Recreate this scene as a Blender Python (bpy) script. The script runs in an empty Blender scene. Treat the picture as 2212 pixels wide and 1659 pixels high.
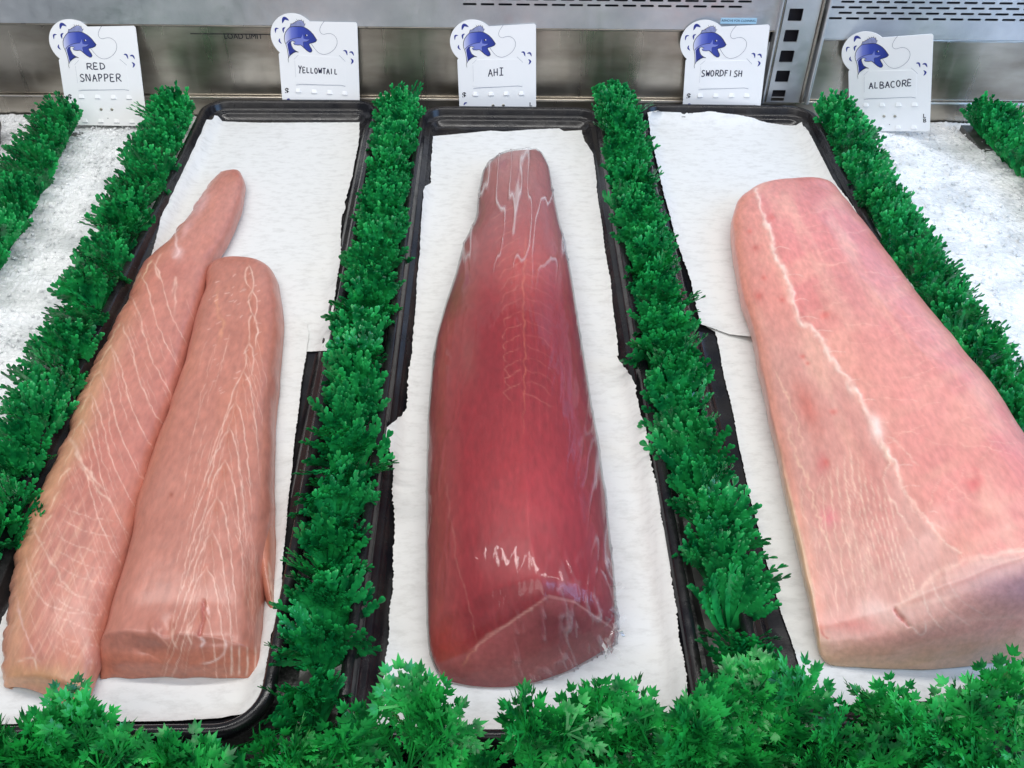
import bpy, bmesh, math, random
import numpy as np
from mathutils import Vector, Matrix, geometry
random.seed(7); rng = np.random.default_rng(7)
S = bpy.context.scene
COL = S.collection

# ------------------------------------------------------------------ camera
F = 2050.0; CX, CY, HC = 1106.0, 829.5, 0.557      # photograph measured on a 2212 x 1659 grid
def cam_axes(a):
    d = np.array([1073-CX, 1019+CY, -F]); Y = d/np.linalg.norm(d)
    u = np.array([0, 1, 0.]); u = u-(u@Y)*Y; u /= np.linalg.norm(u)
    r = np.cross(Y, u); Z = u*math.cos(a)+r*math.sin(a)
    return np.array([np.cross(Y, Z), Y, Z])
RM = cam_axes(math.radians(0.22))
C0 = np.array([0, 0, HC])
cam_data = bpy.data.cameras.new('camera'); cam = bpy.data.objects.new('camera', cam_data); COL.objects.link(cam)
m4 = Matrix([list(RM[i])+[C0[i]] for i in range(3)]+[[0, 0, 0, 1]])
cam.matrix_world = m4
cam_data.sensor_width = 36; cam_data.lens = 36*F/2212.0; cam_data.clip_end = 50; cam_data.clip_start = 0.01
S.camera = cam

# ------------------------------------------------------------------ world, lamps, exposure
W = bpy.data.worlds.new("World"); S.world = W; W.use_nodes = True
bg = W.node_tree.nodes['Background']; bg.inputs[0].default_value = (0.80, 0.88, 1.0, 1); bg.inputs[1].default_value = 0.33
def area(name, loc, target, sx, sy, power, color):
    l = bpy.data.lights.new(name, 'AREA'); l.shape = 'RECTANGLE'; l.size = sx; l.size_y = sy; l.energy = power; l.color = color
    o = bpy.data.objects.new(name, l); COL.objects.link(o); o.location = loc
    o.rotation_euler = (Vector(target)-Vector(loc)).to_track_quat('-Z', 'Y').to_euler(); return o
area('case_lamp', (0.0, 0.78, 1.05), (0, 0.68, 0), 1.9, 0.08, 12.0, (1, 0.98, 0.95))
area('ceiling_lamp', (-0.1, -0.45, 1.45), (0, 0.65, 0), 1.9, 0.9, 17.0, (1, 0.985, 0.96))
area('glass_tint_light', (1.35, 0.2, 0.8), (0.75, 1.0, 0.1), 0.9, 0.8, 13, (0.30, 0.56, 1.0))  # added blue light, imitates the bluish reflection in the case glass
S.view_settings.view_transform = 'Standard'; S.view_settings.look = 'None'
S.view_settings.exposure = -0.14; S.view_settings.gamma = 1.0; S.view_settings.use_curve_mapping = False
S.render.engine = 'CYCLES'

# ------------------------------------------------------------------ measuring helpers (photo grid -> metres on a plane)
def ray(px, py): return RM@np.array([px-CX, -(py-CY), -F])
def P(px, py, z=0.0):
    d = ray(px, py); return C0+d*((z-HC)/d[2])
def PY(px, py, Y):
    d = ray(px, py); return C0+d*(Y/d[1])
def proj(V):
    c = (np.asarray(V)-C0)@RM
    return np.stack([CX+F*c[:, 0]/-c[:, 2], CY-F*c[:, 1]/-c[:, 2]], 1)

# ------------------------------------------------------------------ object helpers
def tag(o, label=None, cat=None, group=None, kind=None):
    if label: o['label'] = label
    if cat: o['category'] = cat
    if group: o['group'] = group
    if kind: o['kind'] = kind
    return o
def empty(name, loc, label, cat, group=None):
    o = bpy.data.objects.new(name, None); COL.objects.link(o); o.location = loc; o.empty_display_size = 0.02
    return tag(o, label, cat, group)
def meshobj(name, V, Fc, mat, parent=None, smooth=True, cols=None, world=True):
    me = bpy.data.meshes.new(name)
    V = np.asarray(V, dtype=np.float64)
    if parent is not None and world:
        V = V-np.array(parent.location)
    me.from_pydata([tuple(v) for v in V] if len(V) < 4000 else V.tolist(), [], Fc if isinstance(Fc, list) else Fc.tolist())
    if cols is not None:
        at = me.color_attributes.new('Col', 'FLOAT_COLOR', 'POINT')
        c4 = np.ones((len(V), 4), dtype=np.float32); c4[:, :3] = cols; at.data.foreach_set('color', c4.ravel())
    if smooth: me.polygons.foreach_set('use_smooth', [True]*len(me.polygons))
    for m in (mat if isinstance(mat, list) else [mat]): me.materials.append(m)
    me.update()
    o = bpy.data.objects.new(name, me); COL.objects.link(o)
    if parent is not None: o.parent = parent
    return o
class MB:
    def __init__(s): s.v = []; s.f = []; s.n = 0
    def add(s, V, Fc):
        V = np.asarray(V, float); s.v.append(V); s.f += [tuple(int(i)+s.n for i in f) for f in Fc]; s.n += len(V)
    def box(s, a, b):
        x0, y0, z0 = a; x1, y1, z1 = b
        s.add([(x0,y0,z0),(x1,y0,z0),(x1,y1,z0),(x0,y1,z0),(x0,y0,z1),(x1,y0,z1),(x1,y1,z1),(x0,y1,z1)],
              [(0,3,2,1),(4,5,6,7),(0,1,5,4),(1,2,6,5),(2,3,7,6),(3,0,4,7)])
    def build(s, name, mat, parent=None, smooth=True, world=True):
        return meshobj(name, np.vstack(s.v), s.f, mat, parent, smooth, None, world)
def hash3(i, j, k, seed):
    h = (i*374761393+j*668265263+k*2147483647+seed*974634777) & 0xffffffff
    h = ((h ^ (h >> 13))*1274126177) & 0xffffffff
    return ((h ^ (h >> 16)) & 0xffff)/65535.0
def noise(Pt, scale, seed=0):
    q = np.asarray(Pt)*np.asarray(scale); i = np.floor(q).astype(np.int64); f = q-i; f = f*f*(3-2*f)
    if q.shape[1] == 2: q = np.c_[q, np.zeros(len(q))]; i = np.c_[i, np.zeros(len(i), int)]; f = np.c_[f, np.zeros(len(f))]
    r = 0
    for a in (0, 1):
        for b in (0, 1):
            for c in ((0, 1) if Pt.shape[1] > 2 else (0,)):
                w = (f[:, 0] if a else 1-f[:, 0])*(f[:, 1] if b else 1-f[:, 1])*(f[:, 2] if c else 1-f[:, 2])
                r = r+w*hash3(i[:, 0]+a, i[:, 1]+b, i[:, 2]+c, seed)
    return r*2-1
def fbm(Pt, scale, seed=0, oct=4):
    s = np.asarray(scale, float); r = 0; a = 1; t = 0
    for o in range(oct): r = r+a*noise(Pt, s*2**o, seed+o*13); t += a; a *= .5
    return r/t
def catmull(Kn, t):
    Kn = np.asarray(Kn, float); n = len(Kn); x = np.asarray(t)*(n-1); i = np.clip(np.floor(x).astype(int), 0, n-2); f = (x-i)
    f = f.reshape((-1,)+(1,)*(Kn.ndim-1))
    p0 = Kn[np.maximum(i-1, 0)]; p1 = Kn[i]; p2 = Kn[i+1]; p3 = Kn[np.minimum(i+2, n-1)]
    return .5*((2*p1)+(-p0+p2)*f+(2*p0-5*p1+4*p2-p3)*f**2+(-p0+3*p1-3*p2+p3)*f**3)

def monotone(Kn, x, xs):
    Kn = np.asarray(Kn, float); h = np.diff(x)[:, None]; d = np.diff(Kn, axis=0)/h
    m = np.zeros_like(Kn); a, b = d[:-1], d[1:]; h0, h1 = h[:-1], h[1:]
    w1, w2 = 2*h1+h0, h1+2*h0; ok = a*b > 0
    with np.errstate(all='ignore'): m[1:-1] = np.where(ok, (w1+w2)/(w1/np.where(ok, a, 1)+w2/np.where(ok, b, 1)), 0)
    m[0] = d[0]; m[-1] = d[-1]
    i = np.clip(np.searchsorted(x, xs, side='right')-1, 0, len(x)-2); hh = h[i]; t = ((xs-x[i])[:, None])/hh
    return ((2*t**3-3*t**2+1)*Kn[i]+(t**3-2*t**2+t)*hh*m[i]+(-2*t**3+3*t**2)*Kn[i+1]+(t**3-t**2)*hh*m[i+1])

# ------------------------------------------------------------------ materials
def srgb(r, g, b):
    return tuple(((c/255)/12.92 if c/255 <= .04045 else ((c/255+.055)/1.055)**2.4) for c in (r, g, b))
def mat(name, base=(.5,.5,.5), rough=.5, metal=0., spec=.5, **kw):
    m = bpy.data.materials.new(name); m.use_nodes = True; nt = m.node_tree; b = nt.nodes['Principled BSDF']
    b.inputs['Base Color'].default_value = (*base, 1); b.inputs['Roughness'].default_value = rough
    b.inputs['Metallic'].default_value = metal; b.inputs['Specular IOR Level'].default_value = spec
    for k, v in kw.items(): b.inputs[k.replace('_', ' ')].default_value = v
    return m
def N(m, t, **kw):
    n = m.node_tree.nodes.new(t)
    for k, v in kw.items():
        if k in n.inputs: n.inputs[k].default_value = v
        else: setattr(n, k, v)
    return n
def L(m, a, b): m.node_tree.links.new(a, b)
def bsdf(m): return m.node_tree.nodes['Principled BSDF']
def coords(m, scale=(1, 1, 1), out='Object'):
    tc = N(m, 'ShaderNodeTexCoord'); mp = N(m, 'ShaderNodeMapping'); mp.inputs['Scale'].default_value = scale
    L(m, tc.outputs[out], mp.inputs['Vector']); return mp.outputs['Vector']
def vary(m, scale, c1, c2, mscale=(1, 1, 1), detail=5, lo=.35, hi=.65):
    n = N(m, 'ShaderNodeTexNoise', Scale=scale, Detail=detail); L(m, coords(m, mscale), n.inputs['Vector'])
    r = N(m, 'ShaderNodeValToRGB'); r.color_ramp.elements[0].position = lo; r.color_ramp.elements[1].position = hi
    r.color_ramp.elements[0].color = (*c1, 1); r.color_ramp.elements[1].color = (*c2, 1)
    L(m, n.outputs['Fac'], r.inputs['Fac']); L(m, r.outputs['Color'], bsdf(m).inputs['Base Color']); return r
def bump(m, scale, strength, dist=.001, mscale=(1, 1, 1), detail=5, b=None):
    n = N(m, 'ShaderNodeTexNoise', Scale=scale, Detail=detail); L(m, coords(m, mscale), n.inputs['Vector'])
    bp = N(m, 'ShaderNodeBump', Strength=strength, Distance=dist); L(m, n.outputs['Fac'], bp.inputs['Height'])
    if b is None:
        nm = bsdf(m).inputs['Normal']
        if nm.is_linked: L(m, nm.links[0].from_socket, bp.inputs['Normal'])
        L(m, bp.outputs['Normal'], nm)
    return bp
def rvary(m, scale, lo, hi, mscale=(1, 1, 1)):
    n = N(m, 'ShaderNodeTexNoise', Scale=scale, Detail=4); L(m, coords(m, mscale), n.inputs['Vector'])
    mr = N(m, 'ShaderNodeMapRange'); mr.inputs['From Min'].default_value = .3; mr.inputs['From Max'].default_value = .7
    mr.inputs['To Min'].default_value = lo; mr.inputs['To Max'].default_value = hi
    L(m, n.outputs['Fac'], mr.inputs['Value']); L(m, mr.outputs['Result'], bsdf(m).inputs['Roughness'])

M = {}
m = M['steel'] = mat('brushed_steel', (.5, .48, .44), .28, .88)
vary(m, 9, (.27, .24, .20), (.50, .46, .40), (1, 1, 3)); rvary(m, 60, .24, .40, (1, 1, .08)); bump(m, 600, .12, .0005, (1, 1, .04))
m = M['steel_light'] = mat('scuffed_steel', (.6, .62, .64), .36, .75)
vary(m, 22, (.50, .53, .57), (.70, .72, .75), detail=10, lo=.25, hi=.75); rvary(m, 90, .3, .5); bump(m, 300, .25, .0006)
m = M['steel_edge'] = mat('steel_hem', (.8, .76, .7), .3, 1.0)
m = M['dark'] = mat('recess_shade', (.012, .012, .02), .6)  # near-black colour stands in for shade in seam, duct and holes
m = M['floor'] = mat('case_floor_steel', (.18, .18, .175), .45, .6)
vary(m, 400, (.12, .12, .12), (.30, .30, .29), detail=3, lo=.45, hi=.75); bump(m, 500, .4, .0008)
m = M['tray'] = mat('black_tray_plastic', (.008, .0075, .010), .22, 0, .36)
vary(m, 25, (.006, .006, .009), (.020, .018, .018)); rvary(m, 70, .14, .32); bump(m, 700, .15, .0004)
m = M['paper'] = mat('parchment', (.74, .735, .715), .75, 0, .25)
rp = vary(m, 110, (.59, .585, .57), (.73, .73, .72), (.7, 1.5, 1), 14, .26, .52)
sn = [n for n in m.node_tree.nodes if n.type == 'TEX_NOISE'][-1]; sn.inputs['Roughness'].default_value = .68; bump(m, 700, .10, .0003)
m = M['card'] = mat('white_card_plastic', (.90, .90, .91), .35, 0, .4)
m = M['card_grey'] = mat('slit_and_tab_shadow_grey', (.33, .35, .42), .5)  # grey of the slits and of the painted tab shadows
m = M['ink'] = mat('black_ink', (.010, .010, .02), .5)
m = M['pen'] = mat('marker_pen', (.010, .012, .045), .5)
m = M['thin'] = mat('fishing_line_print', (.09, .10, .18), .5)
m = M['fin'] = mat('fin_print', (.34, .38, .66), .5)
m = M['belly'] = mat('belly_print', (.20, .24, .62), .5)
m = M['deep'] = mat('deep_blue_print', (.02, .035, .26), .5)
m = M['white'] = mat('white_print', (.85, .85, .9), .5)
m = M['emblem'] = mat('blue_fish_print', (.03, .06, .4), .5)
sx = N(m, 'ShaderNodeSeparateXYZ'); L(m, coords(m), sx.inputs[0])
mr = N(m, 'ShaderNodeValToRGB'); e = mr.color_ramp.elements
e[0].position = .0; e[0].color = (.75, .76, .9, 1); e[1].position = 1; e[1].color = (.018, .035, .25, 1)
q = e.new(.28); q.color = (.16, .2, .6, 1); q = e.new(.5); q.color = (.04, .07, .42, 1)
mrr = N(m, 'ShaderNodeMapRange'); mrr.inputs['From Min'].default_value = -.042; mrr.inputs['From Max'].default_value = -.003
L(m, sx.outputs['X'], mrr.inputs['Value']); L(m, mrr.outputs['Result'], mr.inputs['Fac']); L(m, mr.outputs['Color'], bsdf(m).inputs['Base Color'])
m = M['rivet'] = mat('brass_rivet', (.45, .42, .36), .35, .9)
m = M['sticker'] = mat('blue_sticker', (.42, .66, .82), .4)
m = M['divbase'] = mat('divider_base', (.10, .10, .095), .4, .3)

def green(name, c1, c2, rough=.32):
    m = mat(name, c1, rough, 0, .5); b = bsdf(m)
    vary(m, 60, c1, c2, detail=4, lo=.36, hi=.66)
    return m
M['fan'] = green('plastic_parsley', (.002, .13, .035), (.028, .50, .12), .22)  # wide colour ramp: highlights and deeper shadows put into the green
M['sprig'] = green('plastic_parsley_bright', (.002, .11, .024), (.025, .52, .085), .33)

def fishmat(name, rough=.42, coat=.35, sub=.06, bs=.4):
    m = mat(name, (.6, .3, .25), rough, 0, .5, Coat_Weight=coat, Coat_Roughness=.28, Subsurface_Weight=sub, Subsurface_Scale=.004)
    a = N(m, 'ShaderNodeVertexColor', layer_name='Col')
    n = N(m, 'ShaderNodeTexNoise', Scale=260, Detail=6); L(m, coords(m, (1, .35, 1)), n.inputs['Vector'])
    mr = N(m, 'ShaderNodeMapRange'); mr.inputs['From Min'].default_value = .25; mr.inputs['From Max'].default_value = .75
    mr.inputs['To Min'].default_value = .84; mr.inputs['To Max'].default_value = 1.14
    L(m, n.outputs['Fac'], mr.inputs['Value'])
    mx = N(m, 'ShaderNodeVectorMath', operation='SCALE'); L(m, a.outputs['Color'], mx.inputs[0]); L(m, mr.outputs['Result'], mx.inputs['Scale'])
    L(m, mx.outputs['Vector'], b_in(m, 'Base Color')); b = bsdf(m)
    b.inputs['Subsurface Radius'].default_value = (1, .35, .25)
    bump(m, 350, bs, .0006, (1, .3, 1)); bump(m, 90, bs*.6, .0012)
    return m
def b_in(m, k): return bsdf(m).inputs[k]
M['yt'] = fishmat('yellowtail_flesh', .38, .3); M['tuna'] = fishmat('tuna_flesh', .45, .1, bs=.2); M['sword'] = fishmat('swordfish_flesh', .38, .35, bs=.35)

m = M['ice'] = mat('crushed_ice', (.80, .81, .81), .16, 0, .7, Subsurface_Weight=.5, Subsurface_Scale=.008)
b_in(m, 'Subsurface Radius').default_value = (1, 1, 1)
vary(m, 22, (.62, .64, .645), (.88, .89, .90), detail=12, lo=.34, hi=.56); bump(m, 260, .5, .0015, detail=8); bump(m, 1200, .5, .0006)

m = M['wrap'] = bpy.data.materials.new('plastic_wrap_film'); m.use_nodes = True; nt = m.node_tree; nt.nodes.clear()
out = N(m, 'ShaderNodeOutputMaterial'); tr = N(m, 'ShaderNodeBsdfTransparent'); gl = N(m, 'ShaderNodeBsdfGlossy'); gl.inputs['Roughness'].default_value = .07
df = N(m, 'ShaderNodeBsdfDiffuse'); df.inputs['Color'].default_value = (.8, .78, .78, 1)
fr = N(m, 'ShaderNodeFresnel', IOR=1.42)
nz = N(m, 'ShaderNodeTexNoise', Scale=140, Detail=4, Distortion=.6); L(m, coords(m, (1, .12, 1)), nz.inputs['Vector'])
bp = N(m, 'ShaderNodeBump', Strength=.16, Distance=.0012); L(m, nz.outputs['Fac'], bp.inputs['Height'])
L(m, bp.outputs['Normal'], gl.inputs['Normal']); L(m, bp.outputs['Normal'], fr.inputs['Normal'])
fm = N(m, 'ShaderNodeMath', operation='MULTIPLY'); fm.inputs[1].default_value = .7; L(m, fr.outputs[0], fm.inputs[0]); mx1 = N(m, 'ShaderNodeMixShader'); L(m, fm.outputs[0], mx1.inputs[0]); L(m, tr.outputs[0], mx1.inputs[1]); L(m, gl.outputs[0], mx1.inputs[2])
va = N(m, 'ShaderNodeVertexColor', layer_name='Col')
sep = N(m, 'ShaderNodeSeparateColor'); L(m, va.outputs['Color'], sep.inputs[0])
mx2 = N(m, 'ShaderNodeMixShader'); L(m, sep.outputs[0], mx2.inputs[0]); L(m, mx1.outputs[0], mx2.inputs[1]); L(m, df.outputs[0], mx2.inputs[2])
L(m, mx2.outputs[0], out.inputs['Surface'])

# ------------------------------------------------------------------ flat shapes with holes
def flat(name, outlines, thick, mat_, frame, parent=None, smooth=False, local=False):
    """outlines in metres (u,v); frame = (origin, U, V) in world (or in parent space when local)."""
    cu = bpy.data.curves.new('tmp', 'CURVE'); cu.dimensions = '2D'; cu.fill_mode = 'BOTH'; cu.extrude = thick/2
    for ol in outlines:
        sp = cu.splines.new('POLY'); sp.points.add(len(ol)-1); sp.use_cyclic_u = True
        for i, (a, b) in enumerate(ol): sp.points[i].co = (a, b, 0, 1)
    o = bpy.data.objects.new('tmp', cu); COL.objects.link(o)
    bpy.context.view_layer.update()
    me = bpy.data.meshes.new_from_object(o.evaluated_get(bpy.context.evaluated_depsgraph_get()))
    bpy.data.objects.remove(o); bpy.data.curves.remove(cu)
    O, U, V = [np.array(q, float) for q in frame]; Nn = np.cross(U, V)
    co = np.array([v.co[:] for v in me.vertices]); co = O+co[:, :1]*U+co[:, 1:2]*V+co[:, 2:3]*Nn
    if parent is not None and not local: co = co-np.array(parent.location)
    me.vertices.foreach_set('co', co.ravel()); me.name = name; me.materials.append(mat_); me.update()
    ob = bpy.data.objects.new(name, me); COL.objects.link(ob)
    if parent is not None: ob.parent = parent
    return ob
def textmesh(txt, size, bold=0.0, shear=0., align='CENTER'):
    cu = bpy.data.curves.new('tmp', 'FONT'); cu.body = txt; cu.size = size; cu.offset = bold; cu.align_x = align; cu.shear = shear
    o = bpy.data.objects.new('tmp', cu); COL.objects.link(o); bpy.context.view_layer.update()
    me = bpy.data.meshes.new_from_object(o.evaluated_get(bpy.context.evaluated_depsgraph_get()))
    bpy.data.objects.remove(o)
    V = np.array([v.co[:] for v in me.vertices]); Fc = [tuple(p.vertices) for p in me.polygons]; return V, Fc
def ribbon(mb, pts, w, z=0., w1=None, closed=False):
    pts = [np.array(p, float) for p in pts]
    if closed: pts = pts+[pts[0]]
    n = len(pts); V = []
    for i, p in enumerate(pts):
        a = pts[max(i-1, 0)]; b = pts[min(i+1, n-1)]
        if closed and i in (0, n-1): a = pts[-2]; b = pts[1]
        d = b-a; d = d/(np.linalg.norm(d)+1e-9); q = np.array([-d[1], d[0]])
        ww = w if w1 is None else w+(w1-w)*i/(n-1)
        V += [(*(p+q*ww/2), z), (*(p-q*ww/2), z)]
    mb.add(V, [(2*i, 2*i+1, 2*i+3, 2*i+2) for i in range(n-1)])
def smoothline(pts, k=6):
    return [tuple(q) for q in catmull(pts, np.linspace(0, 1, (len(pts)-1)*k+1))]
def rrect(x0, y0, x1, y1, r, n=4):
    o = []
    for cx, cy, a0 in ((x1-r, y1-r, 0), (x0+r, y1-r, 90), (x0+r, y0+r, 180), (x1-r, y0+r, 270)):
        for i in range(n+1):
            a = math.radians(a0+90*i/n); o.append((cx+r*math.cos(a), cy+r*math.sin(a)))
    return o

# ------------------------------------------------------------------ display case (structure)
YW = 1.15
mb = MB(); mb.box((-1.3, .02, -.06), (1.5, YW+.05, -.02)); tag(mb.build('case_floor', M['floor'], smooth=False), kind='structure')
zl = PY(900, 211, YW)[2]; zs = PY(900, 57, YW)[2]
xpl = PY(1640, 215, YW)[0]; xpr = PY(1737, 215, YW)[0]
def wallbox(name, x0, x1, z0, z1, y0, y1, mt, parent):
    b_ = MB(); b_.box((x0, y0, z0), (x1, y1, z1)); o = b_.build(name, mt, parent, smooth=False)
    bv = o.modifiers.new('b', 'BEVEL'); bv.width = .0012; bv.segments = 2; return o
XF = (1, 0, 0); ZF = (0, 0, 1)
# lower kick strip under the trays
bk = empty('steel_back_panel', (0, YW, zl), 'long brushed steel back panel with LOAD LIMIT print behind the fish trays', 'panel', 'steel wall of the case')
wallbox('panel', -1.3, xpl-.002, zl+.0015, zs-.0022, YW, YW+.01, M['steel'], bk)
wallbox('seam_shade', -1.3, 1.5, zs-.02, zs+.02, YW+.011, YW+.014, M['dark'], bk)  # added dark strip, paints the shade in the open seam
wallbox('kick_strip', -1.3, 1.5, -.0199, zl-.0008, YW-.004, YW+.012, M['steel'], bk)
wallbox('hem', -1.3, xpr, zl-.0006, zl+.0011, YW-.005, YW+.008, M['steel_edge'], bk)
# LOAD LIMIT print and its line
V, Fc = textmesh('LOAD LIMIT', .0088, 0); p0 = PY(526, 84, YW-.0006)
V = np.c_[p0[0]+V[:, 0], np.full(len(V), YW-.0006), p0[2]+V[:, 1]]
meshobj('lettering', V, Fc, M['ink'], bk, smooth=False)
mb = MB(); a = PY(411, 73, YW-.0006); b_ = PY(590, 73, YW-.0006); mb.box((a[0], YW-.0007, a[2]-.00035), (b_[0], YW-.0004, a[2]+.00035)); mb.build('printed_line', M['ink'], bk, smooth=False)

def slotpanel(name, label, x0, x1, z0, z1, rows, Yp):
    e = empty(name, ((x0+x1)/2, Yp, z0), label, 'panel', 'vented steel panels above the back wall')
    ol = [[(x0, z0), (x1, z0), (x1, z1), (x0, z1)]]
    for (xa, xb, z, off) in rows:
        x = xa+off
        while x+.016 < xb:
            ol.append(rrect(x, z-.0014, x+.0165, z+.0014, .00135, 3)); x += .0212
    o = flat('vented_sheet', ol, .0014, M['steel_light'], ((0, Yp, 0), XF, ZF), e)
    bv = o.modifiers.new('b', 'BEVEL'); bv.width = .0004; bv.segments = 2; bv.limit_method = 'ANGLE'
    wallbox('duct_shade', x0+.002, x1-.002, z0+.004, z1, Yp+.006, Yp+.05, M['dark'], e)  # black box in place of the shade behind the vent slots
    wallbox('folded_lip', x0, x1, z0-.002, z0-.0002, Yp-.001, Yp+.012, M['steel'], e)
    return e
z_a = PY(1450, 8, YW)[2]; xs_ = PY(1000, 5, YW)[0]; xe_ = PY(1625, 12, YW)[0]
r1 = [(xs_, xe_, PY(1450, 9, YW)[2]+.0064*k, (.0106 if k % 2 else 0)) for k in range(8)]
pl = slotpanel('vented_air_panel', 'wide vented steel panel behind the four left tags, left of the slotted upright', -1.3, xpl+.004, zs+.002, .30, r1, YW-.006)
zr = PY(1950, 84, YW)[2]
r2 = [(PY(1790, 20, YW)[0], 1.5, PY(2000, 37, YW)[2]+.0066*k, (.0106 if k % 2 else 0)) for k in range(9)]
pr = slotpanel('vented_air_panel', 'vented steel panel right of the slotted upright, above the ALBACORE tag', xpr+.004, 1.5, zr+.002, .30, r2, YW-.006)
# cleaning sticker
a = PY(1558, 40, YW-.009); b_ = PY(1634, 53, YW-.009)
st = empty('cleaning_sticker', (a[0], YW-.0074, b_[2]), 'small blue REMOVE FOR CLEANING sticker on the vented panel above the SWORDFISH tag', 'sticker')
mb = MB(); mb.box((a[0], YW-.0074, b_[2]), (b_[0], YW-.0070, a[2])); mb.build('backing', M['sticker'], st, smooth=False)
V, Fc = textmesh('REMOVE FOR CLEANING', .0037, 0)
V = np.c_[(a[0]+b_[0])/2+V[:, 0], np.full(len(V), YW-.0076), a[2]-.0042+V[:, 1]]; meshobj('lettering', V, Fc, M['pen'], st, smooth=False)

# right lower panel
e = empty('steel_back_panel', (xpr+.3, YW, zl), 'lower steel back panel right of the slotted upright, behind the ALBACORE tag', 'panel', 'steel wall of the case')
wallbox('panel', xpr+.004, 1.5, zl+.0015, zr-.0022, YW, YW+.01, M['steel'], e)
wallbox('hem', xpr+.002, 1.5, zl-.0006, zl+.0011, YW-.005, YW+.008, M['steel_edge'], e)
# slotted upright
up = empty('slotted_upright', ((xpl+xpr)/2, YW, zl), 'steel shelf upright with a column of square holes between the SWORDFISH and ALBACORE tags', 'upright')
wp = xpr-xpl; ol = [[(xpl+.007, zl+.002), (xpr-.009, zl+.002), (xpr-.009, .32), (xpl+.007, .32)]]
hz = [PY(1690, y, YW-.01)[2] for y in (208, 167, 122, 77, 33)]
dz = (hz[-1]-hz[0])/4; xc = PY(1700, 122, YW-.01)[0]
for k in range(9):
    z = hz[0]+dz*k; h0 = max(z-.0075, zl+.003); ol.append(rrect(xc-.0085, h0, xc+.0085, z+.0078, .0012, 3))
o = flat('slotted_face', ol, .002, M['steel_light'], ((0, YW-.008, 0), XF, ZF), up); bv = o.modifiers.new('b', 'BEVEL'); bv.width = .0005; bv.segments = 2; bv.limit_method = 'ANGLE'
wallbox('slot_shade', xpl+.008, xpr-.01, zl+.003, .32, YW+.004, YW+.03, M['dark'], up)  # black fill painted as the shade behind the square holes
wallbox('side_flange', xpl, xpl+.003, zl+.002, .32, YW-.014, YW+.004, M['steel_light'], up)
wallbox('side_flange', xpl+.0045, xpl+.0065, zl+.002, .32, YW-.009, YW+.004, M['steel'], up)
wallbox('side_flange', xpr-.0085, xpr-.0055, zl+.002, .32, YW-.013, YW+.004, M['steel'], up)
wallbox('side_flange', xpr-.002, xpr+.002, zl+.002, .32, YW-.016, YW+.004, M['steel_light'], up)

# ------------------------------------------------------------------ black trays
TR = {}
RIM = .020
prof = [(.010, -.0195), (.004, .004), (.0002, .012), (.0, .0165), (.0012, .0193), (.0035, .0203), (.0068, .0200), (.0085, .0180), (.0100, .0120), (.0118, .0096), (.0150, .0088), (.0170, .0070), (.0205, .0018), (.0240, .0003), (.0300, 0)]
def tray(key, FL, FR, NR, NL, label, rad=.034):
    q = [P(*c, RIM) for c in (FL, FR, NR, NL)]
    far = (q[0]+q[1])/2; near = (q[2]+q[3])/2; ctr = (far+near)/2; ax = far-near; ln = np.linalg.norm(ax[:2]); ang = math.atan2(-ax[0], ax[1])
    w = (np.linalg.norm(q[1]-q[0])+np.linalg.norm(q[2]-q[3]))/2
    print('tray', key, round(w, 4), round(ln, 4), round(math.degrees(ang), 2))
    ca, sa = math.cos(ang), math.sin(ang)
    V = []; n = 10
    for off, z in prof:
        for (u, v) in rrect(-w/2+off, -ln/2+off, w/2-off, ln/2-off, max(rad-off, .004), n): V.append((ctr[0]+u*ca-v*sa, ctr[1]+u*sa+v*ca, z))
    k = 4*(n+1); Fc = []
    for i in range(len(prof)-1):
        for j in range(k): Fc.append((i*k+j, i*k+(j+1) % k, (i+1)*k+(j+1) % k, (i+1)*k+j))
    Fc.append(tuple(range((len(prof)-1)*k, len(prof)*k)))
    o = meshobj('display_tray', V, Fc, M['tray']); tag(o, label, 'tray', 'long black display trays')
    TR[key] = (ctr, ca, sa, w, ln, rad)
PO = np.array([p[0] for p in prof[3:]]); PZ = np.array([p[1] for p in prof[3:]])
def tray_h(key, X, Y):
    ctr, ca, sa, w, ln, rad = TR[key]
    dx = X-ctr[0]; dy = Y-ctr[1]; u = dx*ca+dy*sa; v = -dx*sa+dy*ca
    ex = w/2-np.abs(u); ey = ln/2-np.abs(v)
    d = np.minimum(ex, ey); cm = (ex < rad) & (ey < rad); d = np.where(cm, rad-np.hypot(rad-ex, rad-ey), d)
    return np.interp(d, PO, PZ)
tray('L', (440, 213), (826, 213), (572, 1592), (-235, 1592), 'black tray under the two yellowtail fillets, leftmost of the three full trays')
tray('C', (903, 234), (1301, 222), (1546, 1600), (716, 1600), 'middle black tray holding the dark red plastic wrapped tuna')
tray('R', (1372, 214), (1752, 234), (2480, 1580), (1640, 1590), 'black tray under the big pale pink swordfish block')
tray('X', (-380, 238), (24, 250), (-540, 1000), (-1100, 1000), 'rounded corner of a black tray at the far left edge')

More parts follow.
